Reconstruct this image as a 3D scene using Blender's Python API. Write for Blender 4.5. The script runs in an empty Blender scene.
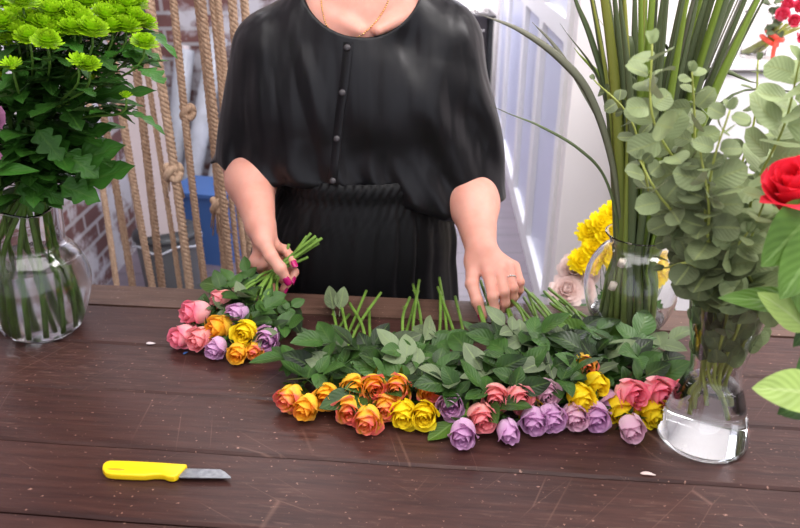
import bpy, bmesh, math, random
import numpy as np
from mathutils import Vector, Matrix

R = math.radians
PI = math.pi
V = Vector
C = bpy.context.scene.collection
sc = bpy.context.scene
rnd = random.Random(7)

# ------------------------------------------------------------------ camera
CAM = V((0, 0, 1.5)); TH = R(24.8); FPX = 730.0
FWD = V((0, math.cos(TH), -math.sin(TH))); UPV = V((0, math.sin(TH), math.cos(TH)))
TZ = 0.85                                                   # table top height

def ray(px, py): return FWD + V((1, 0, 0)) * ((px - 400) / FPX) + UPV * ((264 - py) / FPX)
def PZ(px, py, z=TZ):
    d = ray(px, py); return CAM + d * ((z - CAM.z) / d.z)
def WY(px, py, Y):
    d = ray(px, py); return CAM + d * (Y / d.y)

cam = bpy.data.cameras.new('camera'); cam.sensor_width = 36; cam.lens = FPX / 800 * 36
co = bpy.data.objects.new('camera', cam); C.objects.link(co)
co.location = CAM; co.rotation_euler = (PI / 2 - TH, 0, 0)
cam.clip_start = 0.02
cam.dof.use_dof = True; cam.dof.focus_distance = 1.15; cam.dof.aperture_fstop = 5.6
sc.camera = co

# ------------------------------------------------------------------ materials
def nodes(name):
    m = bpy.data.materials.new(name); m.use_nodes = True
    nt = m.node_tree; b = nt.nodes['Principled BSDF']
    return m, nt, b
def L(nt, a, b): nt.links.new(a, b)
def N(nt, t, **kw):
    n = nt.nodes.new(t)
    for k, v in kw.items(): setattr(n, k, v)
    return n
def rgba(c): return (c[0], c[1], c[2], 1)
def ramp(nt, stops, fac):
    r = N(nt, 'ShaderNodeValToRGB')
    e = r.color_ramp.elements
    while len(e) < len(stops): e.new(0.5)
    for i, (p, c) in enumerate(stops): e[i].position = p; e[i].color = rgba(c)
    L(nt, fac, r.inputs['Fac']); return r.outputs['Color']
def mixc(nt, fac, a, b, mode='MIX'):
    m = N(nt, 'ShaderNodeMix', data_type='RGBA', blend_type=mode)
    for s, v in ((m.inputs[0], fac), (m.inputs[6], a), (m.inputs[7], b)):
        if hasattr(v, 'node'): L(nt, v, s)
        elif isinstance(v, (int, float)): s.default_value = v
        else: s.default_value = rgba(v)
    return m.outputs[2]
def math_(nt, op, a, b=0.0, clamp=False):
    m = N(nt, 'ShaderNodeMath', operation=op, use_clamp=clamp)
    for s, v in ((m.inputs[0], a), (m.inputs[1], b)):
        if hasattr(v, 'node'): L(nt, v, s)
        else: s.default_value = v
    return m.outputs[0]
def tnoise(nt, vec, scale, detail=3, rough=.55):
    n = N(nt, 'ShaderNodeTexNoise'); n.inputs['Scale'].default_value = scale
    n.inputs['Detail'].default_value = detail; n.inputs['Roughness'].default_value = rough
    if vec is not None: L(nt, vec, n.inputs['Vector'])
    return n.outputs['Fac']
def mapping(nt, vec, scale=(1, 1, 1), loc=(0, 0, 0)):
    m = N(nt, 'ShaderNodeMapping'); m.inputs['Scale'].default_value = scale; m.inputs['Location'].default_value = loc
    L(nt, vec, m.inputs['Vector']); return m.outputs['Vector']
def bump(nt, b, h, strength=.3, dist=.002):
    n = N(nt, 'ShaderNodeBump'); n.inputs['Strength'].default_value = strength; n.inputs['Distance'].default_value = dist
    L(nt, h, n.inputs['Height']); L(nt, n.outputs['Normal'], b.inputs['Normal'])
def simple(name, col, rough=.5, metal=0, noise=0, nscale=40, spec=.5, sub=0, subr=(.01, .004, .002)):
    m, nt, b = nodes(name)
    b.inputs['Base Color'].default_value = rgba(col); b.inputs['Roughness'].default_value = rough
    b.inputs['Metallic'].default_value = metal; b.inputs['Specular IOR Level'].default_value = spec
    if noise:
        tc = N(nt, 'ShaderNodeTexCoord')
        f = tnoise(nt, tc.outputs['Object'], nscale)
        lo = [c * (1 - noise) for c in col]; hi = [min(1, c * (1 + noise)) for c in col]
        L(nt, ramp(nt, [(.3, lo), (.7, hi)], f), b.inputs['Base Color'])
    if sub: thin(nt, b, col, sub)
    return m

def thin(nt, b, col, f):
    """light also passes through a thin petal or leaf"""
    tr = N(nt, 'ShaderNodeBsdfTranslucent'); mx = N(nt, 'ShaderNodeMixShader'); mx.inputs[0].default_value = f
    if hasattr(col, 'node'): L(nt, col, tr.inputs['Color'])
    else: tr.inputs['Color'].default_value = rgba(col)
    L(nt, b.outputs[0], mx.inputs[1]); L(nt, tr.outputs[0], mx.inputs[2])
    L(nt, mx.outputs[0], [n for n in nt.nodes if n.type == 'OUTPUT_MATERIAL'][0].inputs['Surface'])
def petal_mat(name, inner, outer, tip, lo=.35, hi=.9):
    """uv.x = layer (0 heart .. 1 outside), uv.y = base .. tip of each petal"""
    m, nt, b = nodes(name)
    uv = N(nt, 'ShaderNodeUVMap'); s = N(nt, 'ShaderNodeSeparateXYZ'); L(nt, uv.outputs['UV'], s.inputs[0])
    tc = N(nt, 'ShaderNodeTexCoord')
    nz = tnoise(nt, tc.outputs['Object'], 55, 2)
    base = mixc(nt, s.outputs['X'], inner, outer)
    f = math_(nt, 'ADD', s.outputs['Y'], math_(nt, 'MULTIPLY', math_(nt, 'SUBTRACT', nz, .5), .9))
    mr = N(nt, 'ShaderNodeMapRange'); mr.interpolation_type = 'SMOOTHSTEP'
    mr.inputs['From Min'].default_value = lo; mr.inputs['From Max'].default_value = hi
    L(nt, f, mr.inputs['Value'])
    g = math_(nt, 'MULTIPLY', mr.outputs['Result'], math_(nt, 'MULTIPLY_ADD', s.outputs['X'], .6), True)
    g2 = math_(nt, 'ADD', g, math_(nt, 'MULTIPLY', mr.outputs['Result'], .35), True)
    col_out = mixc(nt, g2, base, tip); L(nt, col_out, b.inputs['Base Color'])
    b.inputs['Roughness'].default_value = .55; b.inputs['Specular IOR Level'].default_value = .25
    thin(nt, b, col_out, .32)
    bump(nt, b, tnoise(nt, tc.outputs['Object'], 160, 2), .25, .0008)
    return m

def leaf_mat(name, col, back, rib, rough=.42, spec=.4, var=.35, trans=.15):
    m, nt, b = nodes(name)
    uv = N(nt, 'ShaderNodeUVMap'); s = N(nt, 'ShaderNodeSeparateXYZ'); L(nt, uv.outputs['UV'], s.inputs[0])
    tc = N(nt, 'ShaderNodeTexCoord'); oi = N(nt, 'ShaderNodeObjectInfo'); ge = N(nt, 'ShaderNodeNewGeometry')
    nz = tnoise(nt, tc.outputs['Object'], 22, 2)
    v = math_(nt, 'ADD', math_(nt, 'MULTIPLY', nz, 1.3), math_(nt, 'MULTIPLY', math_(nt, 'SUBTRACT', oi.outputs['Random'], .5), .7))
    c = ramp(nt, [(.3, [x * (1 - var) for x in col]), (.95, [min(1, x * (1 + var)) for x in col])], v)
    c = mixc(nt, ge.outputs['Backfacing'], c, back)
    d = math_(nt, 'ABSOLUTE', math_(nt, 'SUBTRACT', s.outputs['X'], .5))
    r = math_(nt, 'LESS_THAN', d, .045)
    w = N(nt, 'ShaderNodeTexWave'); w.inputs['Scale'].default_value = 2.2; w.inputs['Distortion'].default_value = 0
    vv = N(nt, 'ShaderNodeCombineXYZ'); L(nt, math_(nt, 'SUBTRACT', s.outputs['Y'], math_(nt, 'MULTIPLY', d, .7)), vv.inputs[0])
    L(nt, vv.outputs[0], w.inputs['Vector'])
    col_out = mixc(nt, math_(nt, 'MULTIPLY', r, .5), c, rib); L(nt, col_out, b.inputs['Base Color'])
    bump(nt, b, w.outputs['Fac'], .2, .002)
    b.inputs['Roughness'].default_value = rough; b.inputs['Specular IOR Level'].default_value = spec
    thin(nt, b, col_out, trans)
    return m

def glass_mat(name, col=(1, 1, 1), ior=1.45):
    m, nt, b = nodes(name)
    b.inputs['Base Color'].default_value = rgba(col); b.inputs['Roughness'].default_value = 0
    b.inputs['Transmission Weight'].default_value = 1; b.inputs['IOR'].default_value = ior
    return m

M = {}
M['orange'] = petal_mat('petal_orange', (1, .46, .015), (1, .66, .06), (.96, .34, .07), .75, 1.3)
M['redyellow'] = petal_mat('petal_red_yellow', (1, .48, .02), (1, .70, .07), (.90, .20, .17), .62, 1.12)
M['yellow'] = petal_mat('petal_yellow', (1, .68, .004), (1, .78, .010), (1, .82, .03), .4, .95)
M['pink'] = petal_mat('petal_pink', (.94, .24, .32), (.98, .54, .54), (.95, .25, .36), .45, 1.15)
M['coral'] = petal_mat('petal_coral', (.95, .28, .31), (.98, .54, .47), (.96, .34, .38), .45, 1.15)
M['lilac'] = petal_mat('petal_lilac', (.68, .36, .66), (.80, .54, .74), (.75, .43, .70), .4, 1.1)
M['pale'] = petal_mat('petal_pale_lilac', (.80, .46, .60), (.88, .66, .72), (.85, .54, .68), .4, 1.1)
M['red'] = petal_mat('petal_red', (.70, .012, .03), (.80, .02, .04), (.85, .03, .06), .4, 1.1)
M['raspberry'] = petal_mat('petal_raspberry', (.72, .04, .12), (.82, .10, .18), (.82, .08, .16), .4, 1.1)
M['lime'] = simple('petal_lime', (.31, .54, .008), .6, noise=.35, nscale=60, spec=.2, sub=.2, subr=(.004, .006, .001))
M['cyellow'] = simple('petal_bright_yellow', (1, .80, .01), .6, noise=.08, nscale=60, spec=.2, sub=.3)
M['carn'] = simple('petal_blush', (.95, .80, .76), .7, noise=.04, nscale=60, spec=.2, sub=.35)
M['mauve'] = simple('petal_mauve', (.50, .20, .36), .6, noise=.25, nscale=60, spec=.2)
M['leaf'] = leaf_mat('rose_leaf', (.028, .072, .012), (.15, .20, .10), (.08, .15, .03), .42, .34, .75)
M['leafpale'] = leaf_mat('rose_leaf_pale', (.14, .185, .095), (.22, .25, .17), (.22, .3, .12), .55)
M['cleaf'] = leaf_mat('chrysanthemum_leaf', (.026, .098, .010), (.06, .14, .03), (.06, .15, .02), .5, .3, .5)
M['euc'] = leaf_mat('eucalyptus_leaf', (.20, .25, .115), (.27, .30, .17), (.28, .33, .12), .55, .3, .5)
M['bright'] = leaf_mat('bright_leaf', (.070, .145, .020), (.2, .32, .1), (.2, .32, .1), .45, .3)
M['lightleaf'] = leaf_mat('light_green_leaf', (.22, .31, .08), (.4, .5, .2), (.4, .5, .2), .5, .3)
M['stem'] = simple('green_stem', (.13, .24, .035), .5, noise=.3, nscale=30, spec=.3)
M['cstem'] = simple('dark_green_stem', (.075, .16, .02), .5, noise=.3, nscale=30, spec=.3)
M['estem'] = simple('olive_stem', (.32, .36, .08), .55, noise=.3, nscale=30, spec=.3)
M['glass'] = glass_mat('clear_glass')
M['water'] = glass_mat('water', (.97, .99, 1), 1.33)
M['cloudy'] = glass_mat('cloudy_water', (.86, .89, .92), 1.33); M['cloudy'].node_tree.nodes['Principled BSDF'].inputs['Roughness'].default_value = .16
M['gold'] = simple('gold', (.8, .5, .2), .25, 1)
M['silver'] = simple('silver', (.8, .78, .76), .2, 1)
M['steel'] = simple('steel_blade', (.32, .33, .36), .38, .9, noise=.25, nscale=120)
M['yplastic'] = simple('yellow_plastic', (.92, .62, .005), .38)
M['yplastic_groove'] = simple('yellow_plastic_groove', (.55, .30, .004), .5)  # darker copy of the handle yellow, shade of the recess put into colour
M['nail'] = simple('magenta_polish', (.42, .008, .12), .18)
M['white'] = simple('white_paint', (.80, .79, .80), .45)
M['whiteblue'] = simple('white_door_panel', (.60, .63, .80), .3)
M['wallwhite'] = simple('white_wall', (.84, .80, .79), .7)
M['trimtan'] = simple('tan_trim', (.42, .33, .29), .6)
M['dark'] = simple('dark_laminate', (.035, .030, .034), .45)
M['darkline'] = simple('dark_edge', (.10, .09, .09), .5)
M['blue'] = simple('blue_plastic', (.05, .13, .36), .5)
M['blackplastic'] = simple('black_plastic', (.03, .033, .036), .4)
M['bag'] = simple('bin_liner', (.10, .105, .11), .35)
M['board'] = simple('white_board', (.62, .54, .55), .7)
M['film'] = simple('clear_film_roll', (.50, .52, .58), .25, noise=.15, nscale=14)
M['navy'] = simple('navy_pipe', (.04, .05, .08), .5)
M['ribbon'] = simple('red_ribbon', (.85, .09, .05), .4)
M['paper'] = simple('pale_tag', (.75, .66, .55), .7)
M['ceil'] = simple('ceiling_white', (.8, .8, .8), .8)
M['hair'] = simple('brown_hair', (.06, .035, .02), .5)
M['eye'] = simple('eye', (.7, .7, .68), .2)
M['shoe'] = simple('black_shoe', (.02, .02, .02), .4)

def skin_mat():
    m, nt, b = nodes('skin')
    tc = N(nt, 'ShaderNodeTexCoord')
    f = tnoise(nt, tc.outputs['Object'], 18, 4)
    L(nt, ramp(nt, [(.3, (.64, .285, .215)), (.7, (.74, .375, .295))], f), b.inputs['Base Color'])
    b.inputs['Roughness'].default_value = .5; b.inputs['Specular IOR Level'].default_value = .35
    b.inputs['Subsurface Weight'].default_value = .3
    b.inputs['Subsurface Radius'].default_value = (.012, .004, .002); b.inputs['Subsurface Scale'].default_value = 1
    bump(nt, b, tnoise(nt, tc.outputs['Object'], 350, 2), .08, .0006)
    return m
M['skin'] = skin_mat()

def cloth_mat(name, col, rough, sheen=.1, spec=.4, fold=.7):
    m, nt, b = nodes(name)
    tc = N(nt, 'ShaderNodeTexCoord')
    b.inputs['Base Color'].default_value = rgba(col); b.inputs['Roughness'].default_value = rough
    b.inputs['Specular IOR Level'].default_value = spec; b.inputs['Sheen Weight'].default_value = sheen
    f1 = tnoise(nt, mapping(nt, tc.outputs['Object'], (15, 15, 1.6)), 1.0, 2, .5); f2 = tnoise(nt, mapping(nt, tc.outputs['Object'], (7, 7, 2.5), (3, 1, 2)), 1.0, 2, .5)
    bump(nt, b, math_(nt, 'ADD', f1, f2), fold, .022)
    return m
M['satin'] = cloth_mat('black_satin', (.0045, .0042, .0058), .40, .02, .30)
M['skirtcloth'] = cloth_mat('black_skirt_cloth', (.0035, .0035, .0042), .5, .01, .20, .35)

def table_mat(name, dark, mid, wear):
    m, nt, b = nodes(name)
    uv = N(nt, 'ShaderNodeUVMap')
    g = tnoise(nt, mapping(nt, uv.outputs['UV'], (2.2, 34, 1)), 3, 6, .62)
    g2 = tnoise(nt, mapping(nt, uv.outputs['UV'], (1, 1, 1)), 5, 4)
    c = ramp(nt, [(.32, dark), (.62, mid)], math_(nt, 'ADD', math_(nt, 'MULTIPLY', g, .7), math_(nt, 'MULTIPLY', g2, .3)))
    wn = tnoise(nt, mapping(nt, uv.outputs['UV'], (5, 40, 1), (3, 1, 0)), 4, 8, .7)
    wn2 = tnoise(nt, uv.outputs['UV'], 3.2, 3)
    wf = math_(nt, 'MULTIPLY', ramp(nt, [(.54, (0, 0, 0)), (.68, (1, 1, 1))], wn), ramp(nt, [(.42, (0, 0, 0)), (.7, (1, 1, 1))], wn2))
    c = mixc(nt, math_(nt, 'MULTIPLY', wf, .55), c, wear)
    sp = tnoise(nt, mapping(nt, uv.outputs['UV'], (55, 80, 1)), 2.6, 2)
    sf = ramp(nt, [(.69, (0, 0, 0)), (.72, (1, 1, 1))], sp)
    c = mixc(nt, math_(nt, 'MULTIPLY', sf, .6), c, [min(1, x * 2.4) for x in wear])
    for k, (sx, sy, rot) in enumerate(((1.0, 9.0, .5), (1.3, 11.0, -.9), (.8, 8., 1.3))):
        mp = N(nt, 'ShaderNodeMapping'); mp.inputs['Rotation'].default_value = (0, 0, rot); L(nt, uv.outputs['UV'], mp.inputs['Vector'])
        vr = N(nt, 'ShaderNodeTexVoronoi', feature='DISTANCE_TO_EDGE'); vr.inputs['Scale'].default_value = 1.6
        mp2 = mapping(nt, mp.outputs['Vector'], (sx, sy, 1), (k * 3.1, k, 0)); L(nt, mp2, vr.inputs['Vector'])
        lf = ramp(nt, [(.0, (1, 1, 1)), (.008, (0, 0, 0))], vr.outputs['Distance'])
        lm = ramp(nt, [(.58, (0, 0, 0)), (.66, (1, 1, 1))], tnoise(nt, mapping(nt, uv.outputs['UV'], (1, 1, 1), (k * 7, 2, 0)), 4.5, 2))
        c = mixc(nt, math_(nt, 'MULTIPLY', math_(nt, 'MULTIPLY', lf, lm), .22), c, [min(1, x * 1.9) for x in wear])
    L(nt, c, b.inputs['Base Color'])
    L(nt, ramp(nt, [(.3, (.30,) * 3), (.7, (.46,) * 3)], wn2), b.inputs['Roughness'])
    b.inputs['Specular IOR Level'].default_value = .38
    bump(nt, b, math_(nt, 'ADD', g, math_(nt, 'MULTIPLY', wn, .6)), .35, .0015)
    return m
M['table'] = table_mat('dark_stained_planks', (.026, .0100, .0090), (.066, .0270, .0215), (.22, .125, .095))
M['tableedge'] = table_mat('worn_edge_plank', (.060, .030, .022), (.13, .072, .052), (.22, .15, .11))

def brick_mat():
    m, nt, b = nodes('painted_brick')
    tc = N(nt, 'ShaderNodeUVMap')
    br = N(nt, 'ShaderNodeTexBrick'); L(nt, tc.outputs['UV'], br.inputs['Vector'])
    br.inputs['Scale'].default_value = 1; br.inputs['Brick Width'].default_value = .24; br.inputs['Row Height'].default_value = .078
    br.inputs['Mortar Size'].default_value = .010; br.inputs['Mortar Smooth'].default_value = .2
    br.inputs['Color1'].default_value = (.20, .085, .075, 1); br.inputs['Color2'].default_value = (.14, .065, .06, 1)
    br.inputs['Mortar'].default_value = (.40, .37, .38, 1)
    n = tnoise(nt, tc.outputs['UV'], 4.5, 5, .62)
    c = mixc(nt, ramp(nt, [(.46, (0, 0, 0)), (.56, (1, 1, 1))], n), br.outputs['Color'], (.58, .56, .60))
    L(nt, c, b.inputs['Base Color']); b.inputs['Roughness'].default_value = .8
    bump(nt, b, br.outputs['Fac'], -.6, .01)
    return m
M['brick'] = brick_mat()
def floor_mat():
    m, nt, b = nodes('grey_plank_tile')
    tc = N(nt, 'ShaderNodeTexCoord')
    br = N(nt, 'ShaderNodeTexBrick'); L(nt, tc.outputs['Object'], br.inputs['Vector'])
    br.inputs['Scale'].default_value = 1; br.inputs['Brick Width'].default_value = .62; br.inputs['Row Height'].default_value = .24
    br.inputs['Mortar Size'].default_value = .005
    br.inputs['Color1'].default_value = (.17, .135, .17, 1); br.inputs['Color2'].default_value = (.145, .115, .145, 1)
    br.inputs['Mortar'].default_value = (.07, .055, .07, 1)
    n = tnoise(nt, mapping(nt, tc.outputs['Object'], (1, 8, 1)), 3, 4)
    L(nt, mixc(nt, .25, br.outputs['Color'], ramp(nt, [(.3, (.10, .08, .10)), (.7, (.22, .18, .21))], n)), b.inputs['Base Color'])
    b.inputs['Roughness'].default_value = .4
    return m
M['floor'] = floor_mat()
def rope_mat():
    m, nt, b = nodes('jute_rope')
    tc = N(nt, 'ShaderNodeTexCoord'); oi = N(nt, 'ShaderNodeObjectInfo')
    n = tnoise(nt, mapping(nt, tc.outputs['Object'], (1, 1, .25)), 240, 3)
    f = math_(nt, 'ADD', n, math_(nt, 'MULTIPLY', math_(nt, 'SUBTRACT', oi.outputs['Random'], .5), .25))
    L(nt, ramp(nt, [(.25, (.30, .19, .125)), (.75, (.62, .44, .31))], f), b.inputs['Base Color'])
    b.inputs['Roughness'].default_value = .85; b.inputs['Specular IOR Level'].default_value = .15
    bump(nt, b, n, .5, .002)
    return m
M['rope'] = rope_mat()
def grass_mat(name, lo, hi, tip):
    m, nt, b = nodes(name)
    uv = N(nt, 'ShaderNodeUVMap'); s = N(nt, 'ShaderNodeSeparateXYZ'); L(nt, uv.outputs['UV'], s.inputs[0])
    tc = N(nt, 'ShaderNodeTexCoord')
    c = ramp(nt, [(0, lo), (.45, hi), (1, tip)], s.outputs['Y'])
    st = tnoise(nt, mapping(nt, uv.outputs['UV'], (16, .8, 1)), 3, 2)
    L(nt, mixc(nt, math_(nt, 'MULTIPLY', st, .5), c, [x * .35 for x in hi]), b.inputs['Base Color'])
    b.inputs['Roughness'].default_value = .45; b.inputs['Specular IOR Level'].default_value = .35
    return m
M['grassA'] = grass_mat('strap_leaf_green', (.25, .33, .10), (.17, .27, .04), (.27, .38, .05))
M['grassB'] = grass_mat('strap_leaf_dark', (.21, .26, .11), (.10, .14, .06), (.14, .17, .08))
M['grassC'] = grass_mat('strap_leaf_grey', (.22, .24, .13), (.18, .19, .13), (.20, .19, .14))
M['grassD'] = grass_mat('strap_leaf_yellowing', (.22, .28, .08), (.17, .24, .045), (.38, .36, .06))

# ------------------------------------------------------------------ mesh builder
def wloc(o):
    l = V((0, 0, 0))
    while o is not None: l = l + o.location; o = o.parent
    return l
class MB:
    def __init__(s): s.v = []; s.f = []; s.uv = []; s.mi = []
    def add(s, vs, fs, uvs=None, mi=0):
        o = len(s.v); s.v += [V(p) for p in vs]; s.f += [tuple(i + o for i in f) for f in fs]
        s.uv += list(uvs) if uvs else [(0, 0)] * len(vs); s.mi += [mi] * len(fs)
    def build(s, name, mat, parent=None, loc=None, smooth=True):
        base = wloc(parent) if parent is not None else (V(loc) if loc is not None else V((0, 0, 0)))
        me = bpy.data.meshes.new(name)
        me.from_pydata([tuple(p - base) for p in s.v], [], s.f)
        mats = mat if isinstance(mat, (list, tuple)) else [mat]
        for m in mats: me.materials.append(m)
        if len(mats) > 1: me.polygons.foreach_set('material_index', s.mi)
        ul = me.uv_layers.new(name='UVMap')
        li = np.zeros(len(me.loops), dtype=np.int32); me.loops.foreach_get('vertex_index', li)
        ul.data.foreach_set('uv', np.array(s.uv, dtype=np.float32)[li].ravel())
        if smooth: me.polygons.foreach_set('use_smooth', [True] * len(me.polygons))
        me.update()
        o = bpy.data.objects.new(name, me); C.objects.link(o)
        if parent is not None: o.parent = parent
        else: o.location = base
        return o
    # shapes
    def box(s, lo, hi, mat4=None, mi=0, uvf=None):
        x0, y0, z0 = lo; x1, y1, z1 = hi
        vs = []; fs = []; uvs = []
        quads = [((x0,y0,z0),(x0,y1,z0),(x1,y1,z0),(x1,y0,z0)), ((x0,y0,z1),(x1,y0,z1),(x1,y1,z1),(x0,y1,z1)),
                 ((x0,y0,z0),(x1,y0,z0),(x1,y0,z1),(x0,y0,z1)), ((x1,y1,z0),(x0,y1,z0),(x0,y1,z1),(x1,y1,z1)),
                 ((x0,y1,z0),(x0,y0,z0),(x0,y0,z1),(x0,y1,z1)), ((x1,y0,z0),(x1,y1,z0),(x1,y1,z1),(x1,y0,z1))]
        for q in quads:
            k = len(vs)
            for p in q:
                uvs.append(uvf(p) if uvf else (p[0] + p[1], p[2]))
                vs.append(mat4 @ V(p) if mat4 else V(p))
            fs.append((k, k+1, k+2, k+3))
        s.add(vs, fs, uvs, mi)
    def tube(s, pts, rad, seg=8, caps=True, mi=0, vrange=(0, 1)):
        pts = [V(p) for p in pts]; n = len(pts)
        rs = rad if isinstance(rad, (list, tuple)) else [rad] * n
        vs = []; fs = []; uvs = []; prev = None
        for i, p in enumerate(pts):
            t = (pts[min(i+1, n-1)] - pts[max(i-1, 0)]).normalized()
            if prev is None:
                a = t.cross(V((0, 0, 1)));
                if a.length < .1: a = t.cross(V((1, 0, 0)))
            else: a = prev - t * prev.dot(t)
            a.normalize(); prev = a; b = t.cross(a)
            for k in range(seg):
                an = 2 * PI * k / seg
                vs.append(p + (a * math.cos(an) + b * math.sin(an)) * rs[i]); uvs.append((k / seg, vrange[0] + (vrange[1]-vrange[0]) * i / max(1, n-1)))
        for i in range(n - 1):
            for k in range(seg):
                fs.append((i*seg+k, i*seg+(k+1) % seg, (i+1)*seg+(k+1) % seg, (i+1)*seg+k))
        if caps:
            fs.append(tuple(range(seg - 1, -1, -1))); fs.append(tuple((n-1)*seg + k for k in range(seg)))
        s.add(vs, fs, uvs, mi)
    def lathe(s, c, prof, seg=40, wav=None, mi=0, caps=(False, False)):
        vs = []; fs = []; uvs = []; n = len(prof)
        for i, (r, h) in enumerate(prof):
            for k in range(seg):
                a = 2 * PI * k / seg
                rr, hh = (r, h) if wav is None else wav(r, h, a, i)
                vs.append(V((c[0] + rr * math.cos(a), c[1] + rr * math.sin(a), c[2] + hh))); uvs.append((k / seg, i / (n - 1)))
        for i in range(n - 1):
            for k in range(seg):
                fs.append((i*seg+k, i*seg+(k+1) % seg, (i+1)*seg+(k+1) % seg, (i+1)*seg+k))
        if caps[0]: fs.append(tuple(range(seg - 1, -1, -1)))
        if caps[1]: fs.append(tuple((n-1)*seg + k for k in range(seg)))
        s.add(vs, fs, uvs, mi)
    def ell(s, c, ax, seg=14, rings=8, mi=0):
        """ellipsoid, ax = three axis vectors"""
        c = V(c); vs = []; fs = []
        for i in range(rings + 1):
            ph = PI * i / rings
            for k in range(seg):
                a = 2 * PI * k / seg
                vs.append(c + ax[0] * (math.sin(ph) * math.cos(a)) + ax[1] * (math.sin(ph) * math.sin(a)) + ax[2] * math.cos(ph))
        for i in range(rings):
            for k in range(seg):
                fs.append((i*seg+k, (i+1)*seg+k, (i+1)*seg+(k+1) % seg, i*seg+(k+1) % seg))
        s.add(vs, fs, None, mi)
    def floorclamp(s, z):
        for p in s.v:
            if p.z < z: p.z = z + (z - p.z) * .03

def empty(name, loc, label, cat, group=None):
    o = bpy.data.objects.new(name, None); C.objects.link(o); o.location = V(loc); o.empty_display_size = .05
    return tag(o, label, cat, group)
def tag(o, label, cat, group=None):
    o['label'] = label; o['category'] = cat
    if group: o['group'] = group
    return o
def struct(o): o['kind'] = 'structure'; return o
def ebevel(o, w, seg=2):
    m = o.modifiers.new('Bevel', 'BEVEL'); m.width = w; m.segments = seg; m.limit_method = 'ANGLE'; return o
def weld(o, d=1e-5):
    bm = bmesh.new(); bm.from_mesh(o.data); bmesh.ops.remove_doubles(bm, verts=bm.verts, dist=d); bm.to_mesh(o.data); bm.free(); return o

def bez(a, b, c, d, n):
    out = []
    for i in range(n + 1):
        t = i / n; u = 1 - t
        out.append(a*(u*u*u) + b*(3*u*u*t) + c*(3*u*t*t) + d*(t*t*t))
    return out
def crom(pts, n=6):
    pts = [V(p) for p in pts]; out = []
    P = [pts[0]*2 - pts[1]] + pts + [pts[-1]*2 - pts[-2]]
    for i in range(1, len(P) - 2):
        for k in range(n):
            t = k / n
            out.append(.5*((P[i]*2) + (P[i+1]-P[i-1])*t + (P[i-1]*2-P[i]*5+P[i+1]*4-P[i+2])*t*t + (P[i]*3-P[i-1]-P[i+1]*3+P[i+2])*t**3))
    out.append(pts[-1]); return out

# ------------------------------------------------------------------ plant shapes
def leafshape(mb, base, d, up, ln, w, kind='ovate', curl=.15, fold=.25, nl=8, na=4, rr=rnd):
    d = V(d).normalized(); up = V(up); side = d.cross(up)
    if side.length < .05: side = d.cross(V((1, .2, 0)))
    side.normalize(); up = side.cross(d)
    tw = rr.uniform(-.25, .25)
    vs = []; uvs = []; fs = []
    for i in range(nl + 1):
        t = i / nl
        if kind == 'ovate': hw = w*.5*(math.sin(PI*min(1, t)**.75)**.8)
        elif kind == 'round': hw = w*.5*math.sqrt(max(0, 1-(2*t-1)**2))**.85 if 0 < t < 1 else 0
        elif kind == 'lobed': hw = w*.5*(math.sin(PI*t**.7)**.6)*(.42+.58*abs(math.sin(3.0*PI*t+.35)))
        else: hw = w*.5*math.sin(PI*t**.8)
        z = -curl*ln*t*t + .02*ln*math.sin(6*t+tw*9)
        for k in range(na + 1):
            u = 2*k/na - 1
            ff = .03*w*math.sin(t*17+k*2) if kind == 'lobed' else 0
            fwd = (.10*ln*abs(u)) if kind == 'lobed' else 0
            p = V(base) + d*(ln*t*(1) + fwd*(1-t)) + side*(u*hw + tw*w*t*t*.5) + up*(z + fold*hw*abs(u) + ff - tw*u*hw)
            vs.append(p); uvs.append((.5 + u*.5, t))
    for i in range(nl):
        for k in range(na):
            a = i*(na+1)+k; fs.append((a, a+1, a+na+2, a+na+1))
    mb.add(vs, fs, uvs)

def rose_bloom(mb, base, axis, s=1.0, n=19, openn=.5, rr=rnd, twist=0):
    axis = V(axis).normalized(); a = axis.orthogonal().normalized(); b = axis.cross(a)
    nv, nu = 9, 8; ph0 = rr.uniform(0, 6.28)
    for i in range(n):
        t = i/(n-1); ph = ph0 + i*2.4
        Rm = (.0026 + .0158*t**.78)*s
        H = (.042 + .006*math.sin(PI*min(1, t*1.15)) + rr.uniform(-.0012, .0012))*s
        if t > .8: H *= rr.uniform(.86, 1.0)
        rim = Rm*(.66 + .26*t + .42*openn*t*t*rr.uniform(.6, 1.3))
        curl = .0048*s*t*t*openn*rr.uniform(.5, 1.5); w = 1.7 - .72*t
        edge = .0030*t*s*rr.uniform(.2, 1.2); spiral = .0011*s; tip = .0022*s*rr.uniform(.4, 1.4)
        vs = []; uvs = []; fs = []
        for iv in range(nv+1):
            v = iv/nv
            if v < .48: rad = Rm*(math.sin(PI/2*v/.48)**.75)
            else:
                q = (v-.48)/.52; q = q*q*(3-2*q); rad = Rm + (rim-Rm)*q
            c = max(0, (v-.74)/.26); rad += curl*c*c; z = H*v - curl*.9*c**3
            ww = w*(.55+.45*math.sin(PI/2*min(1, v/.45)))
            if v > .72: ww *= 1 - .36*((v-.72)/.28)**2.4
            for iu in range(nu+1):
                u = 2*iu/nu - 1; an = ph + u*ww
                r2 = rad + spiral*u + edge*abs(u)**3*v*v
                zz = z + tip*(1-abs(u)**1.5)*c - .0030*s*u*u*c + .0007*s*math.sin(4*u+i*1.7)*v
                vs.append(V(base) + (a*math.cos(an) + b*math.sin(an))*r2 + axis*zz)
                uvs.append((t, v))
        for iv in range(nv):
            for iu in range(nu):
                k = iv*(nu+1)+iu; fs.append((k, k+1, k+nu+2, k+nu+1))
        mb.add(vs, fs, uvs)

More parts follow.
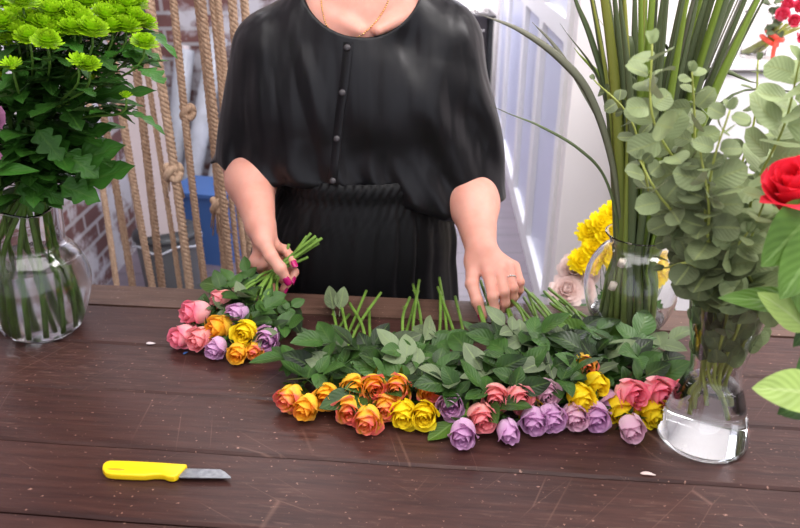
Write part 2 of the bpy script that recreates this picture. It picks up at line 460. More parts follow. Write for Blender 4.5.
def calyx(mb, base, axis, s=1.0, rr=rnd):
    axis = V(axis).normalized(); a = axis.orthogonal().normalized(); b = axis.cross(a)
    mb.ell(V(base) - axis*.003*s, (a*.0068*s, b*.0068*s, axis*.008*s), 10, 6)
    for k in range(5):
        an = k*2*PI/5 + rr.uniform(-.2, .2); rad = a*math.cos(an) + b*math.sin(an)
        d = axis*rr.uniform(.25, 1.0) + rad*rr.uniform(.65, 1.1)
        leafshape(mb, V(base)+rad*.006*s, d, axis - rad*.3, rr.uniform(.018, .028)*s, .007*s, 'lance', rr.uniform(-.3, .5), .3, 5, 2, rr)

def sprig(p, d, size, zmin=None, rr=rnd, n=None):
    """compound rose leaf: petiole and leaflets in one mesh"""
    mb = MB(); d = V(d).normalized(); n = n or rr.choice((3, 3, 5))
    up = V((rr.uniform(-.5, .5), rr.uniform(-.7, .15), 1)).normalized()
    side = d.cross(up).normalized(); L0 = size*(1.0 if n == 3 else 1.35)
    q = [p + d*(L0*t) + V((0, 0, 1))*(.25*L0*t*(1-t)) for t in (0, .35, .7, 1)]
    mb.tube(q, [.0014, .0012, .001, .0008], 5)
    ls = size*rr.uniform(1.0, 1.35)
    leafshape(mb, q[3], d + V((0, 0, rr.uniform(-.3, .2))), up, ls, ls*.66, 'ovate', rr.uniform(0, .3), .22, rr=rr)
    for k in range((n-1)//2):
        bp = q[2] if k == 0 else q[1]
        for sg in (-1, 1):
            l2 = ls*rr.uniform(.68, .9)
            leafshape(mb, bp, d*.55 + side*sg + V((0, 0, rr.uniform(-.25, .3))), up + side*sg*rr.uniform(-.5, .3), l2, l2*.66, 'ovate', rr.uniform(0, .35), .22, rr=rr)
    if zmin is not None: mb.floorclamp(zmin)
    return mb

def pompom(mb, c, axis, r, counts=(6, 10, 14, 18, 22, 22), rr=rnd, wide=1.0, flat=.6):
    axis = V(axis).normalized(); a = axis.orthogonal().normalized(); b = axis.cross(a)
    n = len(counts)
    for i, cnt in enumerate(counts):
        f = (i+.6)/n; el = PI/2*(1-f)*1.02 - .15*(f > .9)
        for k in range(cnt):
            an = 2*PI*(k + .5*(i % 2))/cnt + rr.uniform(-.12, .12)
            rad = a*math.cos(an) + b*math.sin(an); tan = axis.cross(rad)
            d = rad*math.cos(el) + axis*math.sin(el)*flat
            ln = r*rr.uniform(.85, 1.08)*(.75+.25*f); w = r*.17*wide*(1 if i else .7)
            st = V(c) + d*(r*.12); upd = (axis*math.cos(el) - rad*math.sin(el))
            vs = []
            for t, ww, lift in ((0, .4, 0), (.5, .8, .02), (.82, 1, .10), (1, .55, .22)):
                m = st + d*(ln*t) + upd*(lift*r*(1-.3*f)) + tan*(rr.uniform(-.02, .02)*r)
                vs += [m - tan*w*ww + upd*.05*r, m + tan*w*ww + upd*.05*r]
            mb.add(vs, [(0, 1, 3, 2), (2, 3, 5, 4), (4, 5, 7, 6)], [(.5, 0)]*8)
    mb.ell(V(c) + axis*r*.0, (a*r*.45, b*r*.45, axis*r*.3), 10, 5)

# ------------------------------------------------------------------ implicit surfaces (for one continuous body and cloth)
def smin(a, b, k): h = np.clip(.5 + .5*(b-a)/k, 0, 1); return b*(1-h) + a*h - k*h*(1-h)
def smax(a, b, k): return -smin(-a, -b, k)
def scone(p, a, b, ra, rb, sq=None):
    a = np.array(a); b = np.array(b); q = p
    if sq:
        q = p.copy(); q[:, 1] = (p[:, 1]-sq[0])/sq[1] + sq[0]
    ab = b-a; h = np.clip(((q-a) @ ab)/max(1e-9, ab @ ab), 0, 1)
    d = np.linalg.norm(q - a - h[:, None]*ab, axis=1) - (ra + h*(rb-ra))
    return d*(sq[1]*.5+.5 if sq else 1)
def sell(p, c, r, rotx=0):
    q = p - np.array(c)
    if rotx:
        cs, sn = math.cos(rotx), math.sin(rotx); q = np.stack([q[:, 0], cs*q[:, 1]+sn*q[:, 2], -sn*q[:, 1]+cs*q[:, 2]], 1)
    r = np.array(r); k0 = np.linalg.norm(q/r, axis=1); k1 = np.linalg.norm(q/(r*r), axis=1) + 1e-9
    return k0*(k0-1)/k1
def schain(p, pts, rs, k=.004):
    d = None
    for i in range(len(pts)-1):
        e = scone(p, pts[i], pts[i+1], rs[i], rs[i+1]); d = e if d is None else smin(d, e, k)
    return d
def surface(fn, lo, hi, h, B=8):
    lo = np.array(lo, float); n = (np.ceil((np.array(hi)-lo)/h/B).astype(int))*B; nb = n//B
    I = np.stack(np.meshgrid(*[np.arange(k) for k in nb], indexing='ij'), -1).reshape(-1, 3)
    cs = np.concatenate([fn(lo + (q*B + (B-1)/2)*h) for q in np.array_split(I, max(1, len(I)//200000))])
    Rr = h*B*.87*1.7
    D = np.empty(tuple(n), np.float32)
    Dv = D.reshape(nb[0], B, nb[1], B, nb[2], B).transpose(0, 2, 4, 1, 3, 5)
    Dv[...] = np.where(cs > 0, 1, -1).reshape(tuple(nb))[..., None, None, None]
    act = I[np.abs(cs) < Rr]
    off = np.stack(np.meshgrid(*[np.arange(B)]*3, indexing='ij'), -1).reshape(-1, 3)
    for q in np.array_split(act, max(1, len(act)//400)):
        if len(q) == 0: continue
        pt = lo + (q[:, None, :]*B + off[None])*h
        Dv[q[:, 0], q[:, 1], q[:, 2]] = fn(pt.reshape(-1, 3)).reshape(-1, B, B, B)
    ins = D < 0
    cnt = np.zeros(tuple(n-1), np.uint8)
    for dx in (0, 1):
        for dy in (0, 1):
            for dz in (0, 1): cnt += ins[dx:n[0]-1+dx, dy:n[1]-1+dy, dz:n[2]-1+dz]
    cells = np.argwhere((cnt > 0) & (cnt < 8))
    key = (cells[:, 0]*n[1] + cells[:, 1])*n[2] + cells[:, 2]
    acc = np.zeros((len(cells), 3)); m = np.zeros(len(cells))
    cor = [(a, b, c) for a in (0, 1) for b in (0, 1) for c in (0, 1)]
    val = {c: D[cells[:, 0]+c[0], cells[:, 1]+c[1], cells[:, 2]+c[2]].astype(float) for c in cor}
    for c in cor:
        for ax in range(3):
            if c[ax] == 0:
                c2 = tuple(1 if i == ax else c[i] for i in range(3)); va, vb = val[c], val[c2]
                x = (va < 0) != (vb < 0); t = np.where(x, va/np.where(x, va-vb, 1), 0)
                pos = np.array(c, float)[None] + np.eye(3)[ax][None]*t[:, None]
                acc += pos*x[:, None]; m += x
    vert = lo + (cells + acc/m[:, None])*h
    faces = []
    for ax in range(3):
        s0 = [slice(0, -1) if i == ax else slice(1, -1) for i in range(3)]
        s1 = [slice(1, None) if i == ax else slice(1, -1) for i in range(3)]
        a, b = ins[tuple(s0)], ins[tuple(s1)]
        e = np.argwhere(a != b); flip = a[e[:, 0], e[:, 1], e[:, 2]]
        e = e + np.array([0 if i == ax else 1 for i in range(3)])
        u, w = [(1, 2), (2, 0), (0, 1)][ax]
        ids = []
        for du, dw in ((0, 0), (-1, 0), (-1, -1), (0, -1)):
            q = e.copy(); q[:, u] += du; q[:, w] += dw
            ids.append(np.searchsorted(key, (q[:, 0]*n[1]+q[:, 1])*n[2]+q[:, 2]))
        F = np.stack(ids, 1); F[~flip] = F[~flip][:, ::-1]; faces.append(F)
    faces = np.concatenate(faces)
    E = np.array([(1, -1, -1), (-1, -1, 1), (-1, 1, -1), (1, 1, 1)], float); ep = h*.4
    for it in range(2):
        f0 = fn(vert); g = sum(e[None]*fn(vert + e*ep)[:, None] for e in E)/(4*ep)
        st = f0[:, None]*g/np.maximum((g*g).sum(1), .2)[:, None]
        ln = np.linalg.norm(st, axis=1); vert = vert - st*np.minimum(1, h*.7/np.maximum(ln, 1e-9))[:, None]
    return vert, faces
def mesh_np(name, vert, faces, mat, parent=None):
    base = wloc(parent) if parent is not None else V((0, 0, 0))
    me = bpy.data.meshes.new(name)
    me.from_pydata((vert - np.array(base)).tolist(), [], faces.tolist())
    me.materials.append(mat); me.polygons.foreach_set('use_smooth', [True]*len(me.polygons)); me.update()
    o = bpy.data.objects.new(name, me); C.objects.link(o)
    if parent is not None: o.parent = parent
    return o

# ================================================================== the setting
def slab(name, lo, hi, mat, parent=None, **k):
    b = MB(); b.box(lo, hi, **k); o = b.build(name, mat, parent, loc=((lo[0]+hi[0])/2, (lo[1]+hi[1])/2, lo[2]), smooth=False)
    if parent is None: struct(o)
    return o
slab('floor', (-1.6, -1.6, -.06), (3.0, 7.4, 0), M['floor'])
slab('ceiling', (-1.6, -1.6, 2.75), (3.0, 7.4, 2.81), M['ceil'])
slab('wall_left', (-1.45, -1.6, 0), (-1.35, 4.0, 2.75), M['brick'])
slab('wall_back', (-1.45, 4.0, 0), (-.2, 4.1, 2.75), M['brick'])
slab('wall_hall_left', (-.3, 4.1, 0), (-.2, 7.2, 2.75), M['wallwhite'])
slab('wall_far', (-.3, 7.2, 0), (1.2, 7.3, 2.75), M['wallwhite'])
slab('wall_right_front', (.604, 2.587, 0), (2.8, 2.68, 2.75), M['wallwhite'])
slab('wall_right', (2.8, -1.6, 0), (2.9, 2.68, 2.75), M['wallwhite'])

# white panelled partition running back along the corridor
p0 = V((.604, 2.587, 0)); pd = V((.0575, 1, 0)).normalized(); pn = V((-pd.y, pd.x, 0))
PM = Matrix.Translation(p0) @ Matrix((( pd.x, -pn.x, 0, 0), (pd.y, -pn.y, 0, 0), (0, 0, 1, 0), (0, 0, 0, 1)))
w = MB(); w.box((.09, .03, 0), (4.7, .10, 2.75), PM); struct(w.build('wall_corridor', M['white'], loc=p0, smooth=False))
secs = [(.10, .80), (.86, 1.54), (1.60, 2.62), (2.68, 3.45)]
for i, (a, b_) in enumerate(secs):
    d = bpy.data.objects.new('door_%d' % (i+1), None); C.objects.link(d); d.location = PM @ V((a, 0, 0)); struct(d)
    f = MB()
    f.box((a-.03, -.02, 0), (a+.05, .03, 2.5), PM); f.box((b_-.02, -.02, 0), (b_+.03, .03, 2.5), PM)
    f.box((a+.05, -.02, 0), (b_-.02, .03, .10), PM); f.box((a+.05, -.02, 2.4), (b_-.02, .03, 2.5), PM)
    f.box((a+.05, -.02, 1.12), (b_-.02, .03, 1.20), PM)
    ebevel(f.build('door_frame', M['white'], d, smooth=False), .006)
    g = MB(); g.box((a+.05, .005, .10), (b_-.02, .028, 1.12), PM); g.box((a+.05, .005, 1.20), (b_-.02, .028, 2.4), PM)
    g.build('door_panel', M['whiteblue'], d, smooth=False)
slab('trim_1', (.80, 6.12, 0), (.88, 6.24, 2.75), M['trimtan'])

# dark cabinet at the far end of the corridor
cb = empty('cabinet', (.45, 6.5, 0), 'dark cabinet with pale clutter on top at the far end of the corridor', 'cabinet')
b = MB(); b.box((.12, 6.3, .05), (.72, 6.8, .815)); ebevel(b.build('body', M['dark'], cb, smooth=False), .004)
b = MB(); b.box((.10, 6.28, .815), (.79, 6.82, .84)); ebevel(b.build('top', M['dark'], cb, smooth=False), .004)
b = MB(); b.box((.735, 6.3, .0), (.775, 6.8, .815)); b.build('side_panel', M['blackplastic'], cb, smooth=False)
b = MB(); b.box((.14, 6.32, 0), (.70, 6.78, .05)); b.build('plinth', M['blackplastic'], cb, smooth=False)
for zz in (.25, .72):
    b = MB(); b.tube([(.69, 6.285, zz), (.69, 6.302, zz)], .009, 10); b.build('knob', M['silver'], cb)
b = MB(); b.box((.40, 6.4, .84), (.60, 6.62, .90)); tag(ebevel(b.build('storage_box', M['white'], loc=(.5, 6.5, .84), smooth=False), .006), 'white box lying on the dark cabinet in the corridor', 'box')
b = MB()
for k in range(7):
    c0 = V((.66+rnd.uniform(-.06, .06), 6.42+rnd.uniform(-.05, .05), .852 + k*.006))
    b.tube([c0 + V((.05*math.cos(t*.9+k), .04*math.sin(t*.9+k), .012*math.sin(t*2+k))) for t in range(8)], .006, 6)
tag(b.build('cable', M['silver'], loc=(.66, 6.42, .84)), 'silvery tangled cable on the right end of the dark cabinet', 'cable')

# white counter on the right with a dark edge line
ct = empty('counter', (1.8, 2.35, 0), 'white counter with a thin dark edge behind the vases at right', 'counter')
b = MB(); b.box((.80, 2.16, 0), (2.75, 2.56, 1.115)); ebevel(b.build('body', M['white'], ct, smooth=False), .004)
b = MB(); b.box((.80, 2.15, 1.115), (2.75, 2.56, 1.124)); b.build('edge_strip', M['darkline'], ct, smooth=False)
b = MB(); b.box((.80, 2.15, 1.124), (2.75, 2.56, 1.142)); ebevel(b.build('worktop', M['white'], ct, smooth=False), .003)

# things behind the rope curtain
bn = V((-.985, 2.85, 0))
t = empty('waste_bin', bn, 'dark grey round waste bin with lid behind the rope curtain', 'bin')
b = MB(); b.lathe(bn, [(.0, .0), (.105, 0), (.112, .02), (.13, .32), (.128, .325)], 32); b.build('body', M['bag'], t)
b = MB(); b.lathe(bn, [(.131, .318), (.139, .322), (.139, .335), (.13, .345), (.06, .352), (0, .352)], 32); b.build('lid', M['blackplastic'], t)
b = MB(); b.tube([bn + V((.14*math.cos(a), .14*math.sin(a), .30 + .012*math.sin(a*5))) for a in [k*2*PI/40 for k in range(41)]], .005, 6); b.build('rim_band', M['film'], t)
bm_ = Matrix.Translation(V((-1.0, 2.83, .352))) @ Matrix.Rotation(R(28), 4, 'Z')
b = MB(); b.box((-.085, -.06, 0), (.085, .08, .70), bm_); b.box((-.088, -.063, .67), (.088, .083, .70), bm_)
tag(ebevel(b.build('cardboard_box', M['board'], loc=(-1.0, 2.83, .352), smooth=False), .004), 'tall pale box standing on the bin behind the ropes', 'box')
cm = Matrix.Translation(V((-.925, 3.36, 0))) @ Matrix.Rotation(R(-14), 4, 'Z')
t = empty('storage_crate', (-.925, 3.36, 0), 'blue plastic crate on the floor behind the ropes', 'crate')
b = MB(); b.box((-.15, -.12, 0), (.13, .12, .345), cm); ebevel(b.build('body', M['blue'], t, smooth=False), .01)
b = MB(); b.box((-.16, -.13, .345), (.14, .13, .365), cm); ebevel(b.build('rim', M['blue'], t, smooth=False), .006)
for k, (xa, ya, xb, yb, zb) in enumerate(((-1.16, 3.62, -.94, 3.92, .98), (-1.03, 3.62, -.81, 3.92, .90), (-.90, 3.62, -.68, 3.92, .94), (-1.26, 3.72, -1.12, 3.92, .92), (-.77, 3.62, -.55, 3.92, .80))):
    a_ = V((xa, ya, .055)); b2 = V((xb, yb, zb)); b = MB(); b.tube([a_, a_.lerp(b2, .5), b2], .05, 20)
    t = empty('film_roll', a_, ['silvery film roll leaning on the brick wall above the blue crate', 'silvery film roll second from the left among those by the crate', 'silvery film roll nearest the woman behind the ropes', 'silvery film roll leaning furthest left behind the pale box', 'short silvery film roll hidden low beside the woman'][k], 'roll', 'film rolls leaning on the brick wall')
    ebevel(b.build('film', M['film'], t), .004)
    dd = (b2-a_).normalized(); b = MB(); b.tube([b2 - dd*.02, b2 + dd*.02], .02, 14); b.build('core', M['board'], t)
b = MB(); b.tube([(-1.2, 3.6, 0), (-1.2, 3.6, 2.75)], .035, 16); tag(b.build('pipe', M['navy'], loc=(-1.2, 3.6, 0)), 'dark navy upright pipe in front of the brick wall', 'pipe')

# rope curtain
RY = 1.95
b = MB(); b.tube([(-1.2, RY, 2.58), (-.28, RY, 2.58)], .02, 12)
for xx in (-1.18, -.3): b.tube([(xx, RY, 2.57), (xx, RY, 2.752)], .008, 8)
tag(b.build('curtain_rail', M['dark'], loc=(-.74, RY, 2.58)), 'dark rail under the ceiling holding the rope curtain', 'rail')
def rope_mesh(name, rad, length, pitch, seed, parent=None, loc=(0, 0, 0)):
    rr = random.Random(seed); mb = MB(); n = int(length/pitch*8); lean = (rr.uniform(-.022, .022), rr.uniform(-.01, .01))
    for s_ in range(3):
        pts = []
        for i in range(n+1):
            z = -length*i/n; a = 2*PI*(-z/pitch) + s_*2*PI/3
            wob = V((.010*math.sin(z*3.1+seed)*(-z/length), .008*math.sin(z*2.3+seed*2), 0))
            pts.append(V(loc) + V((math.cos(a), math.sin(a), 0))*rad*.52 + V((0, 0, z)) + wob + V((lean[0]*z, lean[1]*z, 0)))
        mb.tube(pts, rad*.60, 5, caps=False, vrange=(0, 20))
    return mb
def knot(mb, c, r, tail=0, rr=rnd):
    pts = [V(c) + V((r*.72*math.cos(t*2)*(1+.3*math.cos(t*3)), r*.72*math.sin(t*2)*(1+.3*math.cos(t*3)), r*.85*math.sin(t*3))) for t in [k*2*PI/48 for k in range(49)]]
    mb.tube(pts, r*.55, 8)
    for k in range(int(tail)):
        a = rr.uniform(0, 6.28); q = V(c) + V((math.cos(a), math.sin(a), 0))*r*.5; e = q + V((math.cos(a)*r*rr.uniform(.2, 1.2), math.sin(a)*r*.6, -rr.uniform(.05, .10)))
        mb.tube([q, q.lerp(e, .5)+V((0, 0, .01)), e], [.0035, .003, .002], 5)
rope_px = [(104, .0095, 0), (117, .0115, 0), (131, .0115, 0), (150, .0125, 0), (170, .0135, 172), (179, .009, 0), (196, .011, 112), (210, .0130, 205), (226, .0125, 0), (236, .010, 0), (246, .0125, 0), (262, .012, 0)]
protos = {}
ordn = ['first', 'second', 'third', 'fourth', 'fifth', 'sixth', 'seventh', 'eighth', 'ninth', 'tenth', 'eleventh', 'twelfth', 'thirteenth', 'fourteenth', 'fifteenth']
for i, (px, rad, kn) in enumerate(rope_px):
    top = WY(px, 150, RY + (.04 if i % 2 else -.02)); top.z = 2.58
    t = empty('rope', top, '%s brown jute rope from the left%s in the rope curtain' % (ordn[i], ' with a knot' if kn and kn < 190 else (' with frayed tassel' if kn else '')), 'rope', 'jute ropes of the curtain')
    mb = rope_mesh('rope', rad*.9, 2.45, rad*3.0, i*1.7, loc=top); mb.build('cord', M['rope'], t)
    if i in (3, 7):
        mb = rope_mesh('rope', rad*.62, 2.35, rad*3.2, i*2.3+1, loc=top + V((.026, .012, 0))); mb.build('thin_cord', M['rope'], t)
    if kn:
        c0 = WY(px, kn, top.y); mb = MB(); knot(mb, V((top.x + random.Random(i*1.7).uniform(-.022, .022)*(c0.z-2.58), top.y-.004, c0.z)), rad*1.5, 9 if kn > 150 else 0); mb.build('knot', M['rope'], t)

# ================================================================== work table
TA = R(-5.5); TU = V((math.cos(TA), math.sin(TA), 0)); TV = V((-math.sin(TA), math.cos(TA), 0)); TE = V((0, 1.25, 0))
TM = Matrix.Translation(TE) @ Matrix.Rotation(TA, 4, 'Z')
tb = empty('work_table', TM @ V((0, -.5, 0)), 'long dark stained plank table covered with flowers', 'table')
seams = [-.080, -.212, -.347, -.476, -.608, -.740, -.872, -1.0]
b = MB()
for i in range(len(seams)-1):
    y1, y0 = seams[i]-.001, seams[i+1]+.001
    nb = 40; oz = rnd.uniform(-.0012, 0); ou = rnd.uniform(0, 9)
    vs = []; uvs = []; fs = []
    sec = [(y0, -.035), (y0, -.0035), (y0+.0035, 0), (y1-.0035, 0), (y1, -.0035), (y1, -.035)]
    for k in range(nb+1):
        x = -1.2 + 2.6*k/nb; j = .0006*math.sin(k*1.7+i*3)
        for (yy, zz) in sec:
            vs.append(TM @ V((x, yy + j*(1 if yy > (y0+y1)/2 else -1), TZ+zz+oz))); uvs.append((x*1.0+ou, yy+i*.37))
    for k in range(nb):
        for q in range(6):
            a_ = k*6+q; b2 = k*6+(q+1) % 6; fs.append((a_, a_+6, b2+6, b2))
    fs += [tuple(range(6)), tuple(nb*6+q for q in reversed(range(6)))]
    b.add(vs, fs, uvs)
o = b.build('tabletop', M['table'], tb, smooth=False)
b = MB(); b.box((-1.2, -.0785, TZ-.04), (1.4, 0, TZ), TM, uvf=lambda p: (p[0]+4, p[1])); ebevel(b.build('edge_board', M['tableedge'], tb, smooth=False), .004)
for xx in (-1.12, 1.3):
    for yy in (-.95, -.08):
        b = MB(); b.box((xx-.04, yy-.04, 0), (xx+.04, yy+.04, TZ-.04), TM, uvf=lambda p: (p[2], p[0]+p[1])); ebevel(b.build('leg', M['table'], tb, smooth=False), .004)
b = MB(); b.box((-1.08, -.07, TZ-.13), (1.26, -.045, TZ-.04), TM); b.box((-1.08, -.96, TZ-.13), (1.26, -.935, TZ-.04), TM); b.build('apron', M['table'], tb, smooth=False)

# yellow knife
kz = TZ + .001
def prism(mb, pts, z0, z1):
    n = len(pts); vs = [V((p.x, p.y, z0)) for p in pts] + [V((p.x, p.y, z1)) for p in pts]
    fs = [tuple(range(n-1, -1, -1)), tuple(range(n, 2*n))] + [(i, (i+1) % n, n+(i+1) % n, n+i) for i in range(n)]
    mb.add(vs, fs)
kn = empty('knife', PZ(150, 475), 'yellow handled florist knife lying at the front left of the table', 'knife')
hp = [(103.5, 475), (104, 470.5), (107, 467.5), (112, 466.4), (130, 466.8), (160, 468.4), (188.5, 470.4), (186, 473), (181, 478.5), (177.5, 482), (173.5, 483.2), (169, 482.8), (164, 480.8), (155, 480.6), (146, 481.8), (130, 481.4), (112, 480.4), (106.5, 479)]
b = MB(); prism(b, [PZ(x, y) for x, y in hp][::-1], kz, kz+.010); o = b.build('handle', M['yplastic'], kn, smooth=False); ebevel(o, .0034, 4); o.data.polygons.foreach_set('use_smooth', [True]*len(o.data.polygons))
b = MB(); c0 = PZ(116, 469.5, kz+.0097); b.ell(c0, (V((.013, -.001, 0)), V((0, .0022, 0)), V((0, 0, .0009)))); b.build('groove', M['yplastic_groove'], kn)  # recess not cut: its shade is a darker yellow lens on the handle
bp = [(183, 472.6), (205, 473.1), (221, 473.6), (226, 476.5), (231.5, 481.4), (231, 482.3), (200, 482.0), (179.5, 481.6)]
b = MB(); prism(b, [PZ(x, y) for x, y in bp][::-1], kz+.0045, kz+.0060); b.build('blade', M['steel'], kn, smooth=False)
# second blade at the left edge, half behind the vase
sk = empty('scissors', PZ(2, 320), 'steel scissors with only a blade tip showing beside the left vase', 'scissors')
b = MB(); prism(b, [PZ(x, y) for x, y in ((5.5, 337.5), (7.5, 330), (-4, 312), (-10, 312), (-6, 322), (3, 335))], kz, kz+.003); b.build('blade', M['steel'], sk, smooth=False)
b = MB(); prism(b, [PZ(x, y) for x, y in ((4, 336), (-2, 330), (-14, 312), (-18, 314), (-8, 326))], kz+.003, kz+.006); b.build('blade', M['steel'], sk, smooth=False)
for (hx, hy) in ((-22, 303), (-36, 309)):
    c0 = PZ(hx, hy) + V((0, 0, .006)); b = MB(); b.tube([c0 + V((.022*math.cos(a), .03*math.sin(a), 0)) for a in [k*2*PI/24 for k in range(25)]], .005, 8); b.build('finger_loop', M['blackplastic'], sk)
# scraps
def scrap(name, px, py, ln, wd, mat, label, cat, ang):
    b = MB(); c0 = PZ(px, py, TZ+.001); leafshape(b, c0, (math.cos(ang), math.sin(ang), .06), (0, 0, 1), ln, wd, 'ovate', .1, .3)
    b.floorclamp(TZ+.0006); o = b.build(name, mat, loc=c0); m_ = o.modifiers.new('Solidify', 'SOLIDIFY'); m_.thickness = .0006; tag(o, label, cat)
scrap('petal', 640, 473, .020, .008, M['carn'], 'tiny whitish petal lying in front of the flask vase', 'petal', -.2)
scrap('leaf_scrap', 146, 343.5, .016, .006, M['board'], 'small dry leaf scrap right of the left vase', 'scrap', .1)
scrap('petal_scrap', 183, 354, .010, .006, M['blue'], 'tiny blue scrap just below the held bunch', 'scrap', .8)
scrap('leaf_bit', 300, 373, .012, .006, M['leafpale'], 'tiny pale leaf scrap near the left end of the rose row', 'scrap', 2.2)
# ================================================================== vases
def vase(name, c, outer, th, water_h, label, wav=None, wall_base=.008, seg=56, wm='water'):
    """outer = list of (r, h) from base to rim; glass with real wall thickness and a water body"""
    c = V(c); t = empty(name, c, label, 'vase')
    pr = []
    hs = [p[1] for p in outer]; H = hs[-1]
    P2 = crom([(r, 0, h) for r, h in outer], 6); prof = [(p.x, p.z) for p in P2]
    inn = [(max(.001, r-th), max(h, wall_base)) for r, h in prof if h > wall_base*.6]
    full = [(0.0005, 0)] + [(prof[0][0]*.8, 0.0)] + prof + [(prof[-1][0]-th*.5, H+.0015)] + inn[::-1] + [(inn[0][0]*.7, wall_base), (.0005, wall_base)]
    b = MB(); b.lathe(c, full, seg, wav); o = b.build('glass', M['glass'], t)
    wp = [(r+.0004, h) for r, h in inn if h < water_h]
    def rad_at(h):
        for (r0, h0), (r1, h1) in zip(inn, inn[1:]):
            if h0 <= h <= h1: return r0 + (r1-r0)*(h-h0)/max(1e-6, h1-h0)
        return inn[-1][0]
    rw = rad_at(water_h)
    b = MB(); b.lathe(c, [(.0005, wall_base-.0004), (wp[0][0]*.7, wall_base-.0004)] + wp + [(rw+.0004, water_h), (rw*.6, water_h), (.0005, water_h)], seg, None)
    o = b.build('water', M[wm], t)
    return t
VL = PZ(47, 329); VL.z = TZ
VC = PZ(624, 333); VC.z = TZ
VR = PZ(701, 437); VR.z = TZ
VF = V((.66, .74, TZ))
def lipwave(r, h, a, i): return (r, h + (.010*math.sin(3*a+.7)*max(0, (h-.19)/.055) if h > .19 else 0))
vase('glass_vase', VL, [(.052, 0), (.062, .010), (.078, .045), (.089, .085), (.089, .11), (.080, .140), (.067, .158), (.060, .168), (.0625, .185), (.065, .215), (.070, .242)], .003, .138, 'wide clear glass vase of lime chrysanthemums at the left edge of the table', lipwave, wm='cloudy')
vase('glass_vase', VC, [(.034, 0), (.046, .008), (.068, .045), (.079, .09), (.075, .125), (.060, .155), (.047, .168), (.045, .175), (.048, .182), (.054, .190)], .003, .040, 'round clear glass vase holding long strap leaves')
vase('glass_vase', VR, [(.056, 0), (.0605, .007), (.058, .025), (.047, .065), (.036, .098), (.033, .115), (.037, .145), (.044, .18), (.049, .215), (.052, .235)], .003, .092, 'clear flask shaped glass vase holding eucalyptus at right')
vase('glass_vase', VF, [(.045, 0), (.050, .01), (.050, .1), (.052, .19), (.056, .22)], .003, .12, 'clear glass vase of the red rose just beyond the right edge')

# ================================================================== chrysanthemums in the left vase
def spray_stem(t, pts, r, mat=None, name='stem', n=5):
    b = MB(); b.tube(crom(pts, n), r, 7); return b.build(name, mat or M['cstem'], t)
# (bloom pixel, Y offset, size)
ch = [[(10, 5, .0, .0225), (17, 20, -.02, .0225), (12, 66, -.11, .0145), (-12, 34, -.04, .021)],
      [(42, 10, .02, .0225), (32, 24, -.04, .0225), (20, -14, .0, .0225), (0, 74, -.06, .012)],
      [(60, 26, -.03, .0235), (62, 3, .02, .0225), (47, 42, -.09, .019), (52, 34, -.05, .021), (46, 27, -.045, .021)],
      [(80, 22, -.03, .0225), (87, 4, .02, .0225), (78, 62, -.10, .0145), (89, 66, -.095, .0155)],
      [(105, 18, .0, .0225), (92, 31, -.045, .0225), (92, 79, -.04, .010), (74, 30, -.045, .021), (72, 14, -.02, .0215)],
      [(118, 14, .02, .0225), (101, 2, .05, .0215), (112, -14, .05, .0225), (126, 28, -.0, .021), (112, 28, -.01, .020)],
      [(133, 19, .02, .0215), (144, 24, .035, .019), (126, 96, -.05, .009)],
      [(144, 44, -.03, .0185), (134, 4, .05, .021), (124, 6, .03, .021)],
      [(66, -20, .03, .0235), (42, -28, .03, .0235), (88, -24, .04, .0225)],
      [(-10, 20, -.02, .0225), (-8, -8, .02, .0225), (-20, 50, -.05, .020)],
      [(22, 2, -.05, .0215), (2, 24, -.06, .021), (29, 38, -.07, .0185), (16, 34, -.06, .021), (6, 40, -.05, .02), (52, 14, -.03, .0215)]]
chlab = ['lime chrysanthemum stem with a small low head left of centre', 'lime chrysanthemum stem with heads in the upper left of the bouquet', 'lime chrysanthemum stem with a single large head hanging forward in the middle', 'lime chrysanthemum stem with twin small heads below the main dome', 'lime chrysanthemum stem with a large head right of the middle', 'lime chrysanthemum stem in the upper right of the dome', 'lime chrysanthemum stem with a small low bud toward the ropes', 'lime chrysanthemum stem with the outermost right head', 'lime chrysanthemum stem at the top of the dome cut by the frame', 'lime chrysanthemum stem cut by the left frame edge', 'lime chrysanthemum stem with flat heads at the front left of the dome']
def leaf_along(mb, stem, k, ln, rr, kind='lobed', zmin=None):
    for _ in range(k):
        i = rr.randrange(2, len(stem)-2); p = stem[i]; t_ = (stem[i+1]-stem[i-1]).normalized()
        a = rr.uniform(0, 2*PI); h = V((math.cos(a), math.sin(a), 0))
        d = h + V((0, 0, rr.uniform(-.25, .6))); l = ln*rr.uniform(.7, 1.2)
        mb.tube([p, p + d.normalized()*l*.25], [.0012, .001], 4, caps=False)
        leafshape(mb, p + d.normalized()*l*.2, d, V((0, 0, 1)) + h*rr.uniform(-.9, .3), l, l*.55, kind, rr.uniform(.05, .45), .15, 14 if kind == 'lobed' else 8, 4, rr)
